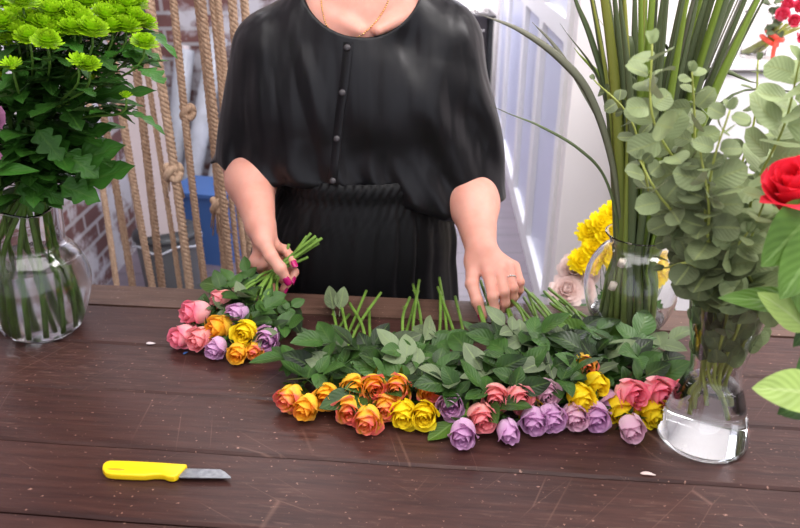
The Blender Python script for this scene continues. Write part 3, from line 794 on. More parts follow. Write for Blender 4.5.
for i, heads in enumerate(ch):
    rr = random.Random(100+i); a = 2*PI*i/len(ch)
    foot = VL + V((.044*math.cos(a), .044*math.sin(a), .012)); neck = VL + V((.042*math.cos(a+.4), .042*math.sin(a+.4), .18))
    pts3 = [WY(px, py, VL.y + dy*1.3 + .01) for px, py, dy, s in heads]
    cen = sum(pts3, V())/len(pts3); fork = neck.lerp(cen, .55) + V((0, 0, .02)); 
    t = empty('chrysanthemum', foot, chlab[i], 'flower', 'lime chrysanthemums in the left vase')
    main = crom([foot, foot.lerp(neck, .5), neck, fork], 6)
    b = MB(); b.tube(main, [.0044]*len(main), 7)
    tops = []
    for (px, py, dy, s), hp_ in zip(heads, pts3):
        br = bez(fork, fork.lerp(hp_, .4) + V((0, 0, .015)), hp_ - V((0, 0, .05)), hp_ - V((0, 0, .004)), 8); b.tube(br, .0018, 6); tops.append(br)
    b.build('stem', M['cstem'], t)
    for (px, py, dy, s), hp_ in zip(heads, pts3):
        ax = V(((hp_.x-VL.x)*1.2 + rr.uniform(-.15, .15), (hp_.y-VL.y)*1.2 - .18, .8)); b = MB()
        pompom(b, hp_, ax, s, (8, 13, 18, 22, 26, 28, 26) if s > .015 else (5, 8, 11, 13), rr, .72, .85); b.build('bloom', M['lime'], t)
    b = MB(); up_ = [p for p in main if p.z > VL.z + .235]; up_ = crom(up_ + [fork.lerp(cen, .55)], 3); leaf_along(b, up_, 20, .075, rr)
    for br in tops: leaf_along(b, br, 6, .058, rr)
    b.build('foliage', M['cleaf'], t)
# explicit big leaves at the skirt of the bouquet, on one stem
t = empty('chrysanthemum', VL + V((.01, 0, .012)), 'leafy chrysanthemum stem with broad lobed leaves overhanging the left vase', 'flower')
b = MB(); st = crom([VL + V((.01, 0, .012)), VL + V((.005, -.01, .15)), VL + V((.02, -.02, .30)), VL + V((.03, -.01, .42))], 6); b.tube(st, .0034, 7); b.build('stem', M['cstem'], t)
b = MB(); rr = random.Random(5)
for (x0, y0, x1, y1, w_, dy) in ((70, 190, 128, 160, .05, -.04), (60, 170, 118, 138, .05, -.05), (58, 185, 100, 196, .045, -.06), (50, 150, 108, 120, .045, -.03), (85, 98, 152, 84, .03, .0), (30, 175, 62, 205, .04, -.06), (30, 140, 4, 135, .045, -.07), (36, 128, 62, 160, .045, -.08), (66, 110, 92, 92, .03, -.06), (40, 105, 22, 92, .04, -.06), (20, 180, 40, 215, .035, -.06), (62, 150, 96, 178, .05, -.07), (46, 190, 20, 200, .04, -.07), (90, 150, 118, 170, .04, .02), (80, 128, 112, 104, .04, .02)):
    p, q = WY(x0, y0, VL.y+dy*.8), WY(x1, y1, VL.y+dy)
    near = min(st, key=lambda s_: (s_-p).length); b.tube([near, near.lerp(p, .6), p], .0011, 4, caps=False)
    leafshape(b, p, q-p, V((rr.uniform(-.3, .3), -.7, .8)), (q-p).length, w_, 'lobed', .15, .12, 16, 6, rr)
b.build('foliage', M['cleaf'], t)
# mauve flower poking in at the left edge
t = empty('lisianthus', VL + V((-.03, -.01, .012)), 'mauve flower with a dark leaf cut by the left frame edge', 'flower')
mp = WY(-17, 120, VL.y-.09); spray_stem(t, [VL + V((-.03, -.01, .012)), VL + V((-.02, -.02, .17)), VL.lerp(mp, .7)*1.0 + V((0, 0, .08)), mp], .003)
b = MB(); pompom(b, mp, (.4, -.8, .5), .028, (5, 7, 9, 10), rr, 2.2, .8); b.build('bloom', M['mauve'], t)
b = MB(); pompom(b, WY(-15, 162, VL.y-.10), (.5, -.8, .3), .024, (5, 7, 9), rr, 2.2, .8); b.build('bloom', M['mauve'], t)
b = MB(); leafshape(b, WY(-16, 172, VL.y-.10), WY(30, 168, VL.y-.11) - WY(-16, 172, VL.y-.10), (0, -.6, .8), .085, .026, 'lance', .1, .3); b.build('leaf', M['dark'] if False else M['cleaf'], t)

# ================================================================== strap leaves in the round vase
def blade(t, pts, w0, w1, mat, name='blade', rr=rnd, flat=.16):
    pts = crom(pts, 7); n = len(pts); b = MB(); vs = []; fs = []; uvs = []
    tw = rr.uniform(-1.6, 1.6); pa = rr.uniform(0, PI); prev = None
    for i, p in enumerate(pts):
        t_ = (pts[min(i+1, n-1)] - pts[max(0, i-1)]).normalized()
        if prev is None: s0 = t_.cross(V((math.cos(pa), math.sin(pa), 0)))
        else: s0 = prev - t_*prev.dot(t_)
        s0.normalize(); prev = s0; n0 = s0.cross(t_); u = i/(n-1)
        s1 = s0*math.cos(tw*u) + n0*math.sin(tw*u); n1 = s1.cross(t_)
        w = (w0 + (w1-w0)*min(1, u*2))*(1 if u < .6 else max(.06, 1-((u-.6)/.4)**1.6)); f = .55*(1-min(1, u*2.2)) + flat
        for k, (ss, nn) in enumerate(((-.5, .10), (-.25, -.12), (0, -.5*f-.06), (.25, -.12), (.5, .10), (0, .25*f))):
            vs.append(p + s1*(ss*w) + n1*(nn*w)); uvs.append((.5+ss, u))
    for i in range(n-1):
        for k in range(6):
            fs.append((i*6+k, i*6+(k+1) % 6, (i+1)*6+(k+1) % 6, (i+1)*6+k))
    fs += [tuple(range(5, -1, -1)), tuple((n-1)*6+k for k in range(6))]
    b.add(vs, fs, uvs); return b.build(name, mat, t)
def strapleaf(pts, w0, w1, mat, label, group='strap leaves in the round vase', rr=rnd):
    o = blade(None, pts, w0, w1, mat, 'strap_leaf', rr)
    base = V(pts[0]); o.data.transform(Matrix.Translation(-base)); o.location = base
    return tag(o, label, 'leaf', group)
rr = random.Random(42)
gm = ['grassA', 'grassB', 'grassC', 'grassB', 'grassA', 'grassB', 'grassD', 'grassB']
for i in range(58):
    a = 2.399*i; q = math.sqrt((i+.5)/58)
    neck = VC + V((.037*q*math.cos(a), .037*q*math.sin(a), .175))
    foot = VC + V((.047*q*math.cos(a+.5), .047*q*math.sin(a+.5), .012))
    tx = .022 + .145*q*math.cos(a)*1.42 + rr.uniform(-.02, .02); ty = .10*q*math.sin(a)
    h = rr.uniform(.62, .84); top = V((VC.x + tx - .02, VC.y + ty, TZ + h))
    mid = neck.lerp(top, .45) + V((-(top.x-neck.x)*.10, 0, .01))
    if rr.random() < .25: top = V((VC.x + tx*1.05, VC.y + ty, TZ + rr.uniform(.40, .55)))
    strapleaf([foot, foot.lerp(neck, .55), neck, mid, top], rr.uniform(.0085, .011), rr.uniform(.011, .021), M[gm[i % 8]], 'upright green strap leaf fanning up out of the round glass vase', rr=rr)
def arch(px, label, mat, w):
    pts = [VC + V((.01, .02, .015))] + [WY(x, y, Y) for x, y, Y in px]
    strapleaf(pts, .008, w, mat, label, 'arching strap leaves', random.Random(len(label)))
arch([(622, 236, VC.y-.01), (612, 160, VC.y-.02), (590, 95, VC.y-.03), (560, 58, VC.y-.04), (520, 30, VC.y-.05), (479, 14, VC.y-.06)], 'uppermost strap leaf arching left across the corridor from the round vase', M['grassC'], .013)
arch([(620, 236, VC.y-.01), (605, 178, VC.y-.02), (578, 148, VC.y-.04), (540, 126, VC.y-.06), (512, 115, VC.y-.07), (490, 105, VC.y-.08)], 'lowest strap leaf arching left below the others from the round vase', M['grassB'], .011)
arch([(624, 236, VC.y), (605, 140, VC.y), (582, 90, VC.y+.01), (556, 48, VC.y+.02), (532, 22, VC.y+.02)], 'thin strap leaf arching left between two longer ones', M['grassC'], .010)
arch([(630, 236, VC.y), (614, 120, VC.y), (592, 40, VC.y), (576, 0, VC.y), (566, -40, VC.y)], 'outermost upright strap leaf on the left of the fan', M['grassB'], .011)
# two pale paper bands round stems
for (px, py, lab) in ((622, 263, 'upper'), (613, 286, 'lower')):
    c0 = WY(px, py, VC.y-.040); b = MB(); ax = V((.25, 0, 1)).normalized()
    b.tube([c0-ax*.0065, c0+ax*.0065], .006, 10); tag(b.build('stem_tag', M['paper'], loc=c0), '%s small pale paper band on a stem inside the round vase' % lab, 'tag')

# ================================================================== eucalyptus in the flask vase
def eucal(tip, label, foot_a, r0=.012, size=.036, mids=None, dens=.0155, seed=0, start=.0):
    rr = random.Random(seed); foot = VR + V((.022*math.cos(foot_a+1), .022*math.sin(foot_a+1), .045+.012*(seed % 4))); neck = VR + V((.018*math.cos(foot_a), .018*math.sin(foot_a), .118))
    rim = VR + V((.038*math.cos(foot_a), .038*math.sin(foot_a), .225)); tip = V(tip)
    mids = [m_ + V((rr.uniform(-.018, .018), rr.uniform(-.02, .02), 0)) for m_ in (mids or [rim.lerp(tip, .5) + V((0, 0, .03))])]
    pts = crom([foot, neck, rim] + mids + [tip], 10)
    t = empty('eucalyptus', foot, label, 'eucalyptus branch', 'eucalyptus branches in the flask vase')
    b = MB(); n = len(pts); b.tube(pts, [.0027 - .0017*i/n for i in range(n)], 7); b.build('stem', M['estem'], t)
    b = MB(); acc = 0; ang = rr.uniform(0, 6)
    z0 = VR.z + .135 + start
    for i in range(1, n-1):
        acc += (pts[i]-pts[i-1]).length
        if acc < dens or pts[i].z < z0 : continue
        acc = 0; ang += PI/2 + rr.uniform(-.4, .4); u = i/n
        t_ = (pts[i+1]-pts[i-1]).normalized(); s1 = t_.orthogonal().normalized(); s2 = t_.cross(s1)
        sz = size*1.14*(1.05 - .6*max(0, u-.55)/.45)*rr.uniform(.75, 1.15)
        rr0 = (V((pts[i].x, pts[i].y, 0)) - V((VR.x, VR.y, 0))).length
        if pts[i].z < VR.z + .235: sz *= .62
        for sg in (0, PI):
            d = s1*math.cos(ang+sg) + s2*math.sin(ang+sg); dd = d + t_*rr.uniform(.1, .7)
            bp = pts[i] + d*.003
            if pts[i].z < VR.z + .235: dd = t_ + d*.35
            leafshape(b, bp, dd, t_*.35 - d*.25 + V((rr.uniform(-.7, .5), rr.uniform(-1.5, -.1), rr.uniform(0, .6))), sz, sz*rr.uniform(.80, 1.02), 'round', rr.uniform(-.1, .3), rr.uniform(.05, .3), 8, 6, rr)
    d = (pts[-1]-pts[-2]).normalized()
    for k in range(4):
        leafshape(b, pts[-1], d + V((rr.uniform(-.6, .6), rr.uniform(-.6, .6), rr.uniform(-.2, .5))), V((0, -.6, .8)), size*.38, size*.22, 'round', .1, .2, 6, 4, rr)
    b.build('leaves', M['euc'], t); return t
ys = VR.y
eucal(WY(594, 80, ys+.10), 'thin eucalyptus branch reaching furthest left across the strap leaves', 2.6, size=.022, mids=[WY(668, 210, ys+.05), WY(622, 120, ys+.09)], dens=.014, seed=1)
eucal(WY(652, 44, ys-.02), 'eucalyptus branch with the biggest pale leaves in front of the strap leaves', 2.0, size=.044, mids=[WY(690, 205, ys-.01), WY(664, 120, ys-.02)], seed=2)
eucal(WY(692, 72, ys+.0), 'eucalyptus branch with browning leaf at the top centre', 1.4, size=.034, mids=[WY(706, 200, ys), WY(700, 120, ys)], seed=3)
eucal(WY(758, 60, ys+.06), 'eucalyptus branch with small yellowish tip against the white counter', .8, size=.026, mids=[WY(735, 200, ys+.04), WY(752, 120, ys+.06)], dens=.016, seed=4)
eucal(WY(800, 60, ys-.06), 'eucalyptus branch leaning right above the red rose', .2, size=.052, mids=[WY(750, 210, ys-.03), WY(782, 130, ys-.05)], seed=5)
eucal(WY(640, 160, ys-.04), 'short eucalyptus branch hanging left above the yellow flowers', 3.2, size=.034, mids=[WY(684, 240, ys-.04), WY(655, 190, ys-.05)], seed=6)
eucal(WY(664, 268, ys-.05), 'low eucalyptus branch drooping left over the flask rim', 3.8, size=.036, mids=[WY(694, 260, ys-.05)], seed=7)
eucal(WY(730, 110, ys-.07), 'dense eucalyptus branch at the front centre of the flask', 4.6, size=.038, mids=[WY(722, 240, ys-.07), WY(728, 170, ys-.08)], seed=8)
eucal(WY(772, 180, ys-.08), 'eucalyptus branch just left of the red rose', 5.4, size=.046, mids=[WY(745, 260, ys-.06)], seed=9)
eucal(WY(700, 150, ys-.06), 'eucalyptus branch at the front left of the flask', 4.2, size=.036, mids=[WY(706, 250, ys-.06), WY(702, 200, ys-.07)], seed=10)
eucal(WY(790, 110, ys+.05), 'eucalyptus branch at the back right of the flask', .5, size=.048, mids=[WY(752, 230, ys+.03), WY(775, 160, ys+.05)], seed=11)
eucal(WY(672, 120, ys+.04), 'eucalyptus branch behind the biggest leaves', 2.4, size=.034, mids=[WY(694, 230, ys+.03), WY(680, 170, ys+.04)], seed=12)
eucal(WY(748, 232, ys-.085), 'low eucalyptus branch drooping over the right of the flask rim', 5.8, size=.036, mids=[WY(738, 268, ys-.07)], seed=13)

# ================================================================== red rose at the right edge
def D3(px, py, depth): return CAM + ray(px, py)*depth
t = empty('rose', VF + V((0, 0, .012)), 'large red rose leaning in at the right frame edge', 'rose')
rc = D3(799, 195, .76); ax = V((-.55, -.25, .75)).normalized()
base = rc - ax*.026
spray_stem(t, [VF + V((.01, 0, .012)), VF + V((-.03, 0, .20)), base.lerp(VF + V((-.03, 0, .2)), .4) + V((.01, 0, .02)), base], .0035, M['stem'])
b = MB(); rose_bloom(b, base, ax, 1.35, 20, .75, random.Random(3)); b.build('bloom', M['red'], t)
b = MB(); calyx(b, base, ax, 1.4); b.build('sepals', M['bright'], t)
b = MB(); rr = random.Random(8); src = base.lerp(VF + V((-.03, 0, .2)), .5)
def bigleaf(x0, y0, x1, y1, dep, w_, up=(0, -.8, .6), curl=.1, b2=None):
    p, q = D3(x0, y0, dep), D3(x1, y1, dep*.985); b.tube([src, src.lerp(p, .5)+V((0, 0, .015)), p], .0013, 5, caps=False)
    leafshape(b2 or b, p, q-p, up, (q-p).length, w_, 'ovate', curl, .12, 12, 6, rr)
lite = MB(); lite2 = MB()
bigleaf(822, 206, 763, 262, .74, .055); bigleaf(815, 300, 722, 300, .77, .03); bigleaf(808, 330, 764, 290, .75, .03, b2=lite2)
bigleaf(830, 225, 786, 300, .73, .05); bigleaf(790, 250, 815, 330, .75, .04)
bigleaf(822, 396, 757, 383, .72, .043, (0, -.6, .8), b2=lite)
b.build('foliage', M['bright'], t); lite.build('pale_leaf', M['lightleaf'], t); lite2.build('pale_leaf', M['lightleaf'], t)
t2 = empty('rose', VF + V((-.015, .01, .012)), 'dark leafed rose stem below the red rose at the right frame edge', 'rose')
spray_stem(t2, [VF + V((-.015, .01, .012)), VF + V((-.04, .0, .21)), D3(835, 380, .75), D3(842, 330, .75)], .003, M['stem'])
b = MB(); src = D3(838, 360, .75)
bigleaf(826, 395, 782, 418, .74, .034); bigleaf(832, 300, 795, 345, .76, .03); bigleaf(826, 340, 800, 392, .75, .03)
b.build('foliage', M['leaf'], t2)

# ================================================================== flowers at the back
bk = V((.58, 1.72, 0))
t = empty('flower_bucket', bk, 'dark bucket of yellow and blush flowers behind the table', 'bucket')
b = MB(); b.lathe(bk, [(.0005, 0), (.13, 0), (.16, .40), (.166, .405), (.160, .41), (.153, .40), (.125, .012), (.0005, .012)], 36); b.build('body', M['blackplastic'], t)
b = MB(); b.tube([bk + V((.165*math.cos(a), .165*math.sin(a)*.98, .36 - .12*math.sin(a))) for a in [k*PI/20 for k in range(21)]], .004, 6); b.build('handle', M['steel'], t)
ysp = [[(612, 214, -.02), (600, 224, -.04), (589, 233, -.04), (606, 236, -.06)], [(592, 250, -.07), (580, 262, -.08), (602, 254, -.08), (612, 262, -.06)], [(666, 226, .0), (672, 244, -.02), (662, 240, .0)], [(668, 262, -.05), (678, 270, -.05), (684, 252, -.03), (664, 278, -.06)], [(625, 232, .02), (640, 250, .0), (630, 270, -.04)]]
yl = ['bright yellow chrysanthemum stem topmost left of the round vase', 'bright yellow chrysanthemum stem lower left of the round vase', 'bright yellow chrysanthemum stem upper right of the round vase', 'bright yellow chrysanthemum stem low between round vase and eucalyptus', 'bright yellow chrysanthemum stem seen through the round vase']
for i, hs in enumerate(ysp):
    rr = random.Random(i+60); foot = bk + V((.05*math.cos(i*1.3), .05*math.sin(i*1.3), .02))
    t = empty('chrysanthemum', foot, yl[i], 'flower', 'yellow chrysanthemums behind the table')
    pts3 = [WY(x, y, bk.y+dy) for x, y, dy in hs]; cen = sum(pts3, V())/len(pts3); fork = foot.lerp(cen, .75)
    b = MB(); b.tube(bez(foot, foot.lerp(cen, .3)+V((0, 0, .05)), fork-V((0, 0, .05)), fork, 10), .003, 6)
    for p in pts3: b.tube(bez(fork, fork.lerp(p, .4), p-V((0, 0, .04)), p, 6), .0016, 5)
    b.build('stem', M['cstem'], t)
    for p in pts3:
        b = MB(); pompom(b, p, V((rr.uniform(-.4, .3), -.8, .7)), .031, (6, 10, 15, 19, 20), rr, .95, .8); b.build('bloom', M['cyellow'], t)
    b = MB(); leaf_along(b, bez(foot, foot.lerp(cen, .3), fork, cen, 12)[5:], 9, .075, rr); b.build('foliage', M['cleaf'], t)
for i, (x, y, dy, lab) in enumerate(((574, 272, -.05, 'upper blush carnation left of the round vase'), (566, 292, -.09, 'lower blush carnation at the table edge left of the round vase'))):
    foot = bk + V((-.09, -.03*i, .02)); p = WY(x, y, bk.y+dy); rr = random.Random(i+80)
    t = empty('carnation', foot, lab, 'flower', 'blush carnations'); spray_stem(t, [foot, foot.lerp(p, .5)+V((0, 0, .04)), p], .0025)
    b = MB(); pompom(b, p, (-.1, -.7, .7), .042, (7, 11, 16, 20, 22, 22), rr, 1.5, .9); b.build('bloom', M['carn'], t)
    b = MB(); leaf_along(b, bez(foot, foot.lerp(p, .4), foot.lerp(p, .8), p, 10)[3:], 6, .07, rr, 'ovate'); b.build('foliage', M['cleaf'], t)

# tied bouquet on the counter
tz = 1.142; tg = WY(752, 58, 2.28); tg.z = tz
t = empty('tumbler', tg, 'small clear glass tumbler on the white counter', 'glass')
b = MB(); b.lathe(tg, [(.0005, 0), (.034, 0), (.0357, .0006), (.0362, .003), (.038, .04), (.041, .085), (.0437, .125), (.0438, .129), (.0430, .1305), (.0424, .129), (.0423, .125), (.0395, .085), (.0365, .04), (.0348, .009), (.0335, .0066), (.030, .006), (.0005, .006)], 32); b.build('glass', M['glass'], t)
t = empty('bouquet', tg + V((0, 0, .008)), 'raspberry rose bouquet with red ribbon leaning in a glass on the counter', 'bouquet')
hd = WY(790, 14, 2.24); st0 = tg + V((-.012, 0, .010))
tie = WY(772, 38, 2.24)
b = MB(); rr = random.Random(9)
for k in range(14):
    o_ = V((rr.uniform(-.018, .018), rr.uniform(-.018, .018), 0)); b.tube([st0 + o_*1.2, tie + o_*.6, hd - V((0, 0, .03)) + o_*2.2], .0035, 6)
b.build('stems', M['estem'], t)
b = MB(); ax = (hd-st0).normalized(); s1 = ax.orthogonal().normalized(); s2 = ax.cross(s1)
b.tube([tie + (s1*math.cos(a) + s2*math.sin(a))*.026 + ax*(.003*a-.02) for a in [k*.5 for k in range(30)]], .007, 6)
b.tube([tie - V((0, .03, 0)), tie + V((-.005, -.035, -.03)), tie + V((.0, -.03, -.07))], [.006, .007, .005], 6); b.build('ribbon', M['ribbon'], t)
for k, (x, y, dy) in enumerate(((785, 2, 0), (800, 4, -.02), (780, 12, -.04), (795, 18, -.05), (808, 20, -.03), (803, 34, -.04), (815, 6, 0), (792, -12, .02))):
    p = WY(x, y, 2.22+dy); b = MB(); rose_bloom(b, p - V((0, 0, .02)), V((rr.uniform(-.4, .4), -.7, .6)), .85, 12, .6, rr); b.build('bloom', M['raspberry'], t)
b = MB()
for k in range(22):
    p = WY(rr.uniform(768, 784), rr.uniform(2, 34), 2.24+rr.uniform(-.03, .03)); leafshape(b, p, V((rr.uniform(-1, .4), rr.uniform(-1, .2), rr.uniform(-.6, .6))), (0, -.5, .8), .032, .024, 'ovate', .2, .2, 6, 4, rr)
b.build('foliage', M['leafpale'], t)
# ================================================================== roses on the table
def make_rose(px, py, ex, ey, kind, label, group, zc=.874, tilt=.22, s=1.0, n=18, openn=.5, leaves=3, seed=0, ez=None, via=None, lsize=.030, lrange=(.12, .55), axis=None, zmin=TZ+.0025):
    rr = random.Random(seed)
    c = PZ(px, py, zc); e = PZ(ex, ey, TZ+.006 if ez is None else ez) if not isinstance(ex, V) else ex
    tgt = via if via is not None else e
    h = (c - tgt); h.z = 0; h.normalize()
    ax = (h + V((rr.uniform(-.18, .18), 0, tilt - .20 + rr.uniform(-.10, .10)))).normalized() if axis is None else V(axis).normalized()
    base = c - ax*.024*s; base.z = max(base.z, TZ+.010)
    root = empty('rose', V((base.x, base.y, TZ)) if via is None else base, label, 'rose', group)
    b = MB(); rose_bloom(b, base, ax, s, n, openn, rr); b.floorclamp(TZ+.001); b.build('bloom', M[kind], root)
    b = MB(); calyx(b, base, ax, s, rr); b.floorclamp(TZ+.001); b.build('sepals', M['leaf'], root)
    if via is None:
        m1 = base - ax*.05; m1.z = max(TZ+.008, m1.z); mid = base.lerp(e, .55) + V((rr.uniform(-.008, .008), 0, rr.uniform(.004, .022))); pts = crom([base, m1, mid, e], 8)
    else:
        pts = crom([base, base - ax*.03, base.lerp(via, .55) + V((0, 0, .008)), via, e], 8)
    b = MB(); n_ = len(pts); b.tube(pts, [.0024 + .0005*(i/n_) for i in range(n_)], 8)
    for q in range(4):
        i = rr.randrange(6, n_-2); a = rr.uniform(0, 6.28); d = V((math.cos(a), .2, abs(math.sin(a))))
        b.tube([pts[i], pts[i] + d*.006], [.0016, .0003], 5)
    b.build('stem', M['stem'], root)
    for k in range(leaves):
        f = lrange[0] + (lrange[1]-lrange[0])*(k + rr.uniform(.1, .9))/leaves
        i = int(f*(n_-1)); p = pts[i]; t_ = (pts[i+1]-pts[i-1]).normalized()
        sg = 1 if (k + seed) % 2 else -1; side = V((-t_.y, t_.x, 0))
        d = side*sg*rr.uniform(.5, 1.1) + t_*rr.uniform(-.5, .7) + V((0, 0, rr.uniform(.15, .9)))
        b = sprig(p, d, lsize*rr.uniform(.85, 1.2), zmin, rr)
        b.build('leaf', M['leafpale'] if rr.random() < .16 else M['leaf'], root)
    return root
GL = 'loose roses in the row on the table'
rows = [
 # px, py, stem end, colour, label, zc, tilt
 (291, 396, 356, 300, 'redyellow', 'yellow and red rose at the far left end of the loose row', .872, .25),
 (307, 406, 371, 291, 'orange', 'small orange rose second from the left end of the loose row', .871, .2),
 (327, 396, 384, 292, 'orange', 'plain orange rose third from the left end of the loose row', .874, .35),
 (349, 408, 330, 286, 'redyellow', 'orange rose with red edge at lower left of the orange cluster', .871, .2),
 (354, 385, 344, 288, 'orange', 'orange rose at upper left of the orange cluster', .886, .35),
 (374, 386, 352, 296, 'redyellow', 'upper middle orange rose with red outer petals in the orange cluster', .888, .4),
 (368, 418, 366, 298, 'redyellow', 'lowest orange and red rose of the orange cluster', .871, .2),
 (387, 405, 410, 290, 'redyellow', 'coral flushed orange rose just left of the left yellow rose', .873, .2),
 (398, 387, 412, 282, 'redyellow', 'orange and coral rose above the left yellow rose', .890, .35),
 (429, 388, 420, 284, 'redyellow', 'orange and red rose above the right one of the yellow pair', .890, .45),
 (404, 412, 428, 280, 'yellow', 'left one of the yellow rose pair beside the orange cluster', .872, .15),
 (424, 414, 440, 283, 'yellow', 'right one of the yellow rose pair beside the orange cluster', .873, .4),
 (450, 404, 436, 278, 'lilac', 'lilac rose directly right of the yellow pair', .876, .35),
 (463, 432, 456, 282, 'lilac', 'lilac rose at the front beside the green leaf', .871, .2),
 (481, 416, 446, 276, 'coral', 'lowest of the three coral pink roses in the middle', .876, .3),
 (496, 397, 466, 277, 'coral', 'middle of the three coral pink roses in the row', .888, .3),
 (518, 397, 478, 274, 'coral', 'right one of the three coral pink roses in the row', .888, .35),
 (508, 430, 472, 282, 'lilac', 'small slim lilac rosebud at the front under the coral roses', .869, .05),
 (521, 377, 492, 288, 'pale', 'pale lilac rosebud half hidden above the coral roses', .884, .2),
 (528, 408, 498, 284, 'yellow', 'yellow rose half hidden between coral and lilac roses', .868, .2),
 (545, 391, 505, 284, 'pale', 'large pale lilac rose above the lilac cluster', .892, .35),
 (534, 419, 500, 286, 'lilac', 'left lilac rose of the cluster under the pale one', .872, .15),
 (551, 416, 512, 286, 'lilac', 'right lilac rose of the cluster under the pale one', .872, .2),
 (575, 415, 520, 288, 'pale', 'lilac rose in front of the left bright yellow rose', .871, .2),
 (596, 415, 528, 290, 'lilac', 'lilac rose under the upper yellow rose at right', .871, .2),
 (580, 396, 516, 284, 'yellow', 'yellow rose with sepals left in the right hand group', .892, .2),
 (596, 383, 530, 283, 'yellow', 'yellow rose under the red and yellow bud', .892, .2),
 (584, 364, 538, 286, 'redyellow', 'red and yellow rosebud topmost in the right hand group', .905, .3),
 (608, 401, 536, 290, 'lilac', 'small purple rose in the gap left of the big pink rose', .868, .1),
 (621, 407, 546, 290, 'yellow', 'yellow rose below the big pink rose', .869, .15),
 (652, 411, 560, 296, 'yellow', 'yellow rose at the right end under the pink roses', .870, .2),
 (630, 393, 548, 288, 'pink', 'big pink rose left of the pink pair at right', .890, .4),
 (657, 392, 556, 290, 'pink', 'big pink rose in the middle of the right end', .890, .4),
 (667, 384, 566, 294, 'coral', 'coral pink rose at the far right end touching the flask vase', .882, .2),
 (631, 427, 558, 300, 'pale', 'pale lilac rosebud at the front right end of the row', .869, .05),
]
for i, (x, y, ex, ey, kind, lab, zc, tilt) in enumerate(rows):
    e = PZ(ex, ey, TZ+.006); ez = TZ+.006
    # stems that reach past the far edge rise a little so that they clear the edge
    s = {'lilac': .98, 'pale': 1.0, 'yellow': 1.0, 'orange': 1.0, 'redyellow': 1.0}.get(kind, 1.05)
    if 'bud' in lab: s *= .95
    s *= .98
    if 'small' in lab: s *= .9
    if 'big' in lab: s *= 1.12
    rj = random.Random(i*3+1); ex += rj.uniform(-9, 9); ey += rj.uniform(-2, 17)
    make_rose(x, y, ex, ey, kind, lab, GL, zc=zc, tilt=tilt, s=s, openn=.25 if 'bud' in lab else .55, n=13 if 'bud' in lab else 18, seed=200+i, ez=ez + .02*((i*7) % 3)/2, leaves=4, lsize=.036, lrange=(.19, .50))
# a broad green leaf lying in front and some upright pale leaves near the edge
def loose_leaf(px, py, qx, qy, z0, z1, w, mat, label, up=(0, -.3, 1)):
    p, q = PZ(px, py, z0), PZ(qx, qy, z1); b = MB(); leafshape(b, p, q-p, up, (q-p).length, w, 'ovate', .08, .2, 10, 6, rnd)
    b.tube([p - (q-p).normalized()*.02, p], .001, 5); b.floorclamp(TZ+.0015)
    o = b.build('rose_leaf', mat, loc=p); tag(o, label, 'leaf', 'loose rose leaves')
loose_leaf(452, 424, 429, 440, TZ+.008, TZ+.006, .030, M['bright'], 'bright green leaf lying at the front left of the lilac rose')
loose_leaf(334, 310, 327, 284, TZ+.03, TZ+.04, .026, M['leafpale'], 'pale upright leaf left of its twin near the table edge', (0, -1, .5))
loose_leaf(340, 310, 343, 284, TZ+.03, TZ+.04, .026, M['leafpale'], 'pale upright leaf right of its twin near the table edge', (0, -1, .5))
loose_leaf(425, 340, 434, 313, TZ+.05, TZ+.055, .026, M['leafpale'], 'pale folded leaf on the heap below the middle stems', (.5, -.6, .6))
loose_leaf(428, 333, 412, 325, TZ+.05, TZ+.05, .020, M['leafpale'], 'small pale leaf on the heap left of the folded one', (0, -.5, .8))
loose_leaf(545, 335, 562, 330, TZ+.06, TZ+.06, .024, M['leafpale'], 'pale grey leaf on top of the right heap', (0, -.6, .8))
loose_leaf(612, 345, 602, 316, TZ+.05, TZ+.075, .040, M['bright'], 'broad green leaf in front of the round vase', (0, -.8, .6))
loose_leaf(585, 338, 560, 318, TZ+.05, TZ+.07, .036, M['bright'], 'broad green leaf left of the one before the round vase', (0, -.8, .6))
loose_leaf(600, 372, 628, 356, TZ+.045, TZ+.045, .040, M['leaf'], 'broad flat leaf right of the red and yellow bud', (0, -.5, .8))
loose_leaf(565, 372, 552, 352, TZ+.05, TZ+.06, .034, M['leaf'], 'broad leaf left of the red and yellow bud', (0, -.6, .8))
loose_leaf(468, 352, 452, 330, TZ+.05, TZ+.06, .040, M['leaf'], 'broad leaf on the heap above the lilac rose', (0, -.6, .8))
loose_leaf(505, 352, 488, 340, TZ+.06, TZ+.06, .036, M['leaf'], 'broad leaf on the heap above the coral roses', (0, -.6, .8))
loose_leaf(380, 352, 362, 338, TZ+.05, TZ+.05, .036, M['leaf'], 'broad leaf on the heap above the orange cluster', (0, -.6, .8))
# bunch held in the hand
G = WY(279, 270, 1.232)
GH = 'roses of the bunch held in the hand'
held = [
 (197, 312, 'pink', 'large pink rose at upper left of the held bunch', .895, .4, 1.15),
 (184, 336, 'pink', 'pink rose at the far left of the held bunch', .872, .2, 1.0),
 (201, 338, 'coral', 'coral pink rose second at lower left of the held bunch', .873, .3, 1.0),
 (224, 299, 'coral', 'coral pink rose topmost in the held bunch', .902, .3, .95),
 (238, 313, 'lilac', 'lilac rose in the middle of the held bunch', .900, .35, .95),
 (221, 327, 'orange', 'large orange rose in the middle of the held bunch', .884, .35, 1.1),
 (217, 347, 'lilac', 'lilac rose lowest in the held bunch between pink and orange', .870, .1, .85),
 (246, 332, 'yellow', 'yellow rose in the held bunch', .890, .45, 1.1),
 (238, 352, 'orange', 'orange rose in front under the yellow one of the held bunch', .870, .2, .85),
 (254, 350, 'redyellow', 'small orange bud right of the lowest orange rose in the held bunch', .868, .1, .7),
 (268, 338, 'lilac', 'lilac rose at the right side of the held bunch', .876, .3, 1.12)]
ends = [(311, 233), (322, 238), (314, 239), (319, 243), (308, 257), (289, 244), (316, 236), (305, 240), (318, 239), (311, 246), (307, 236)]
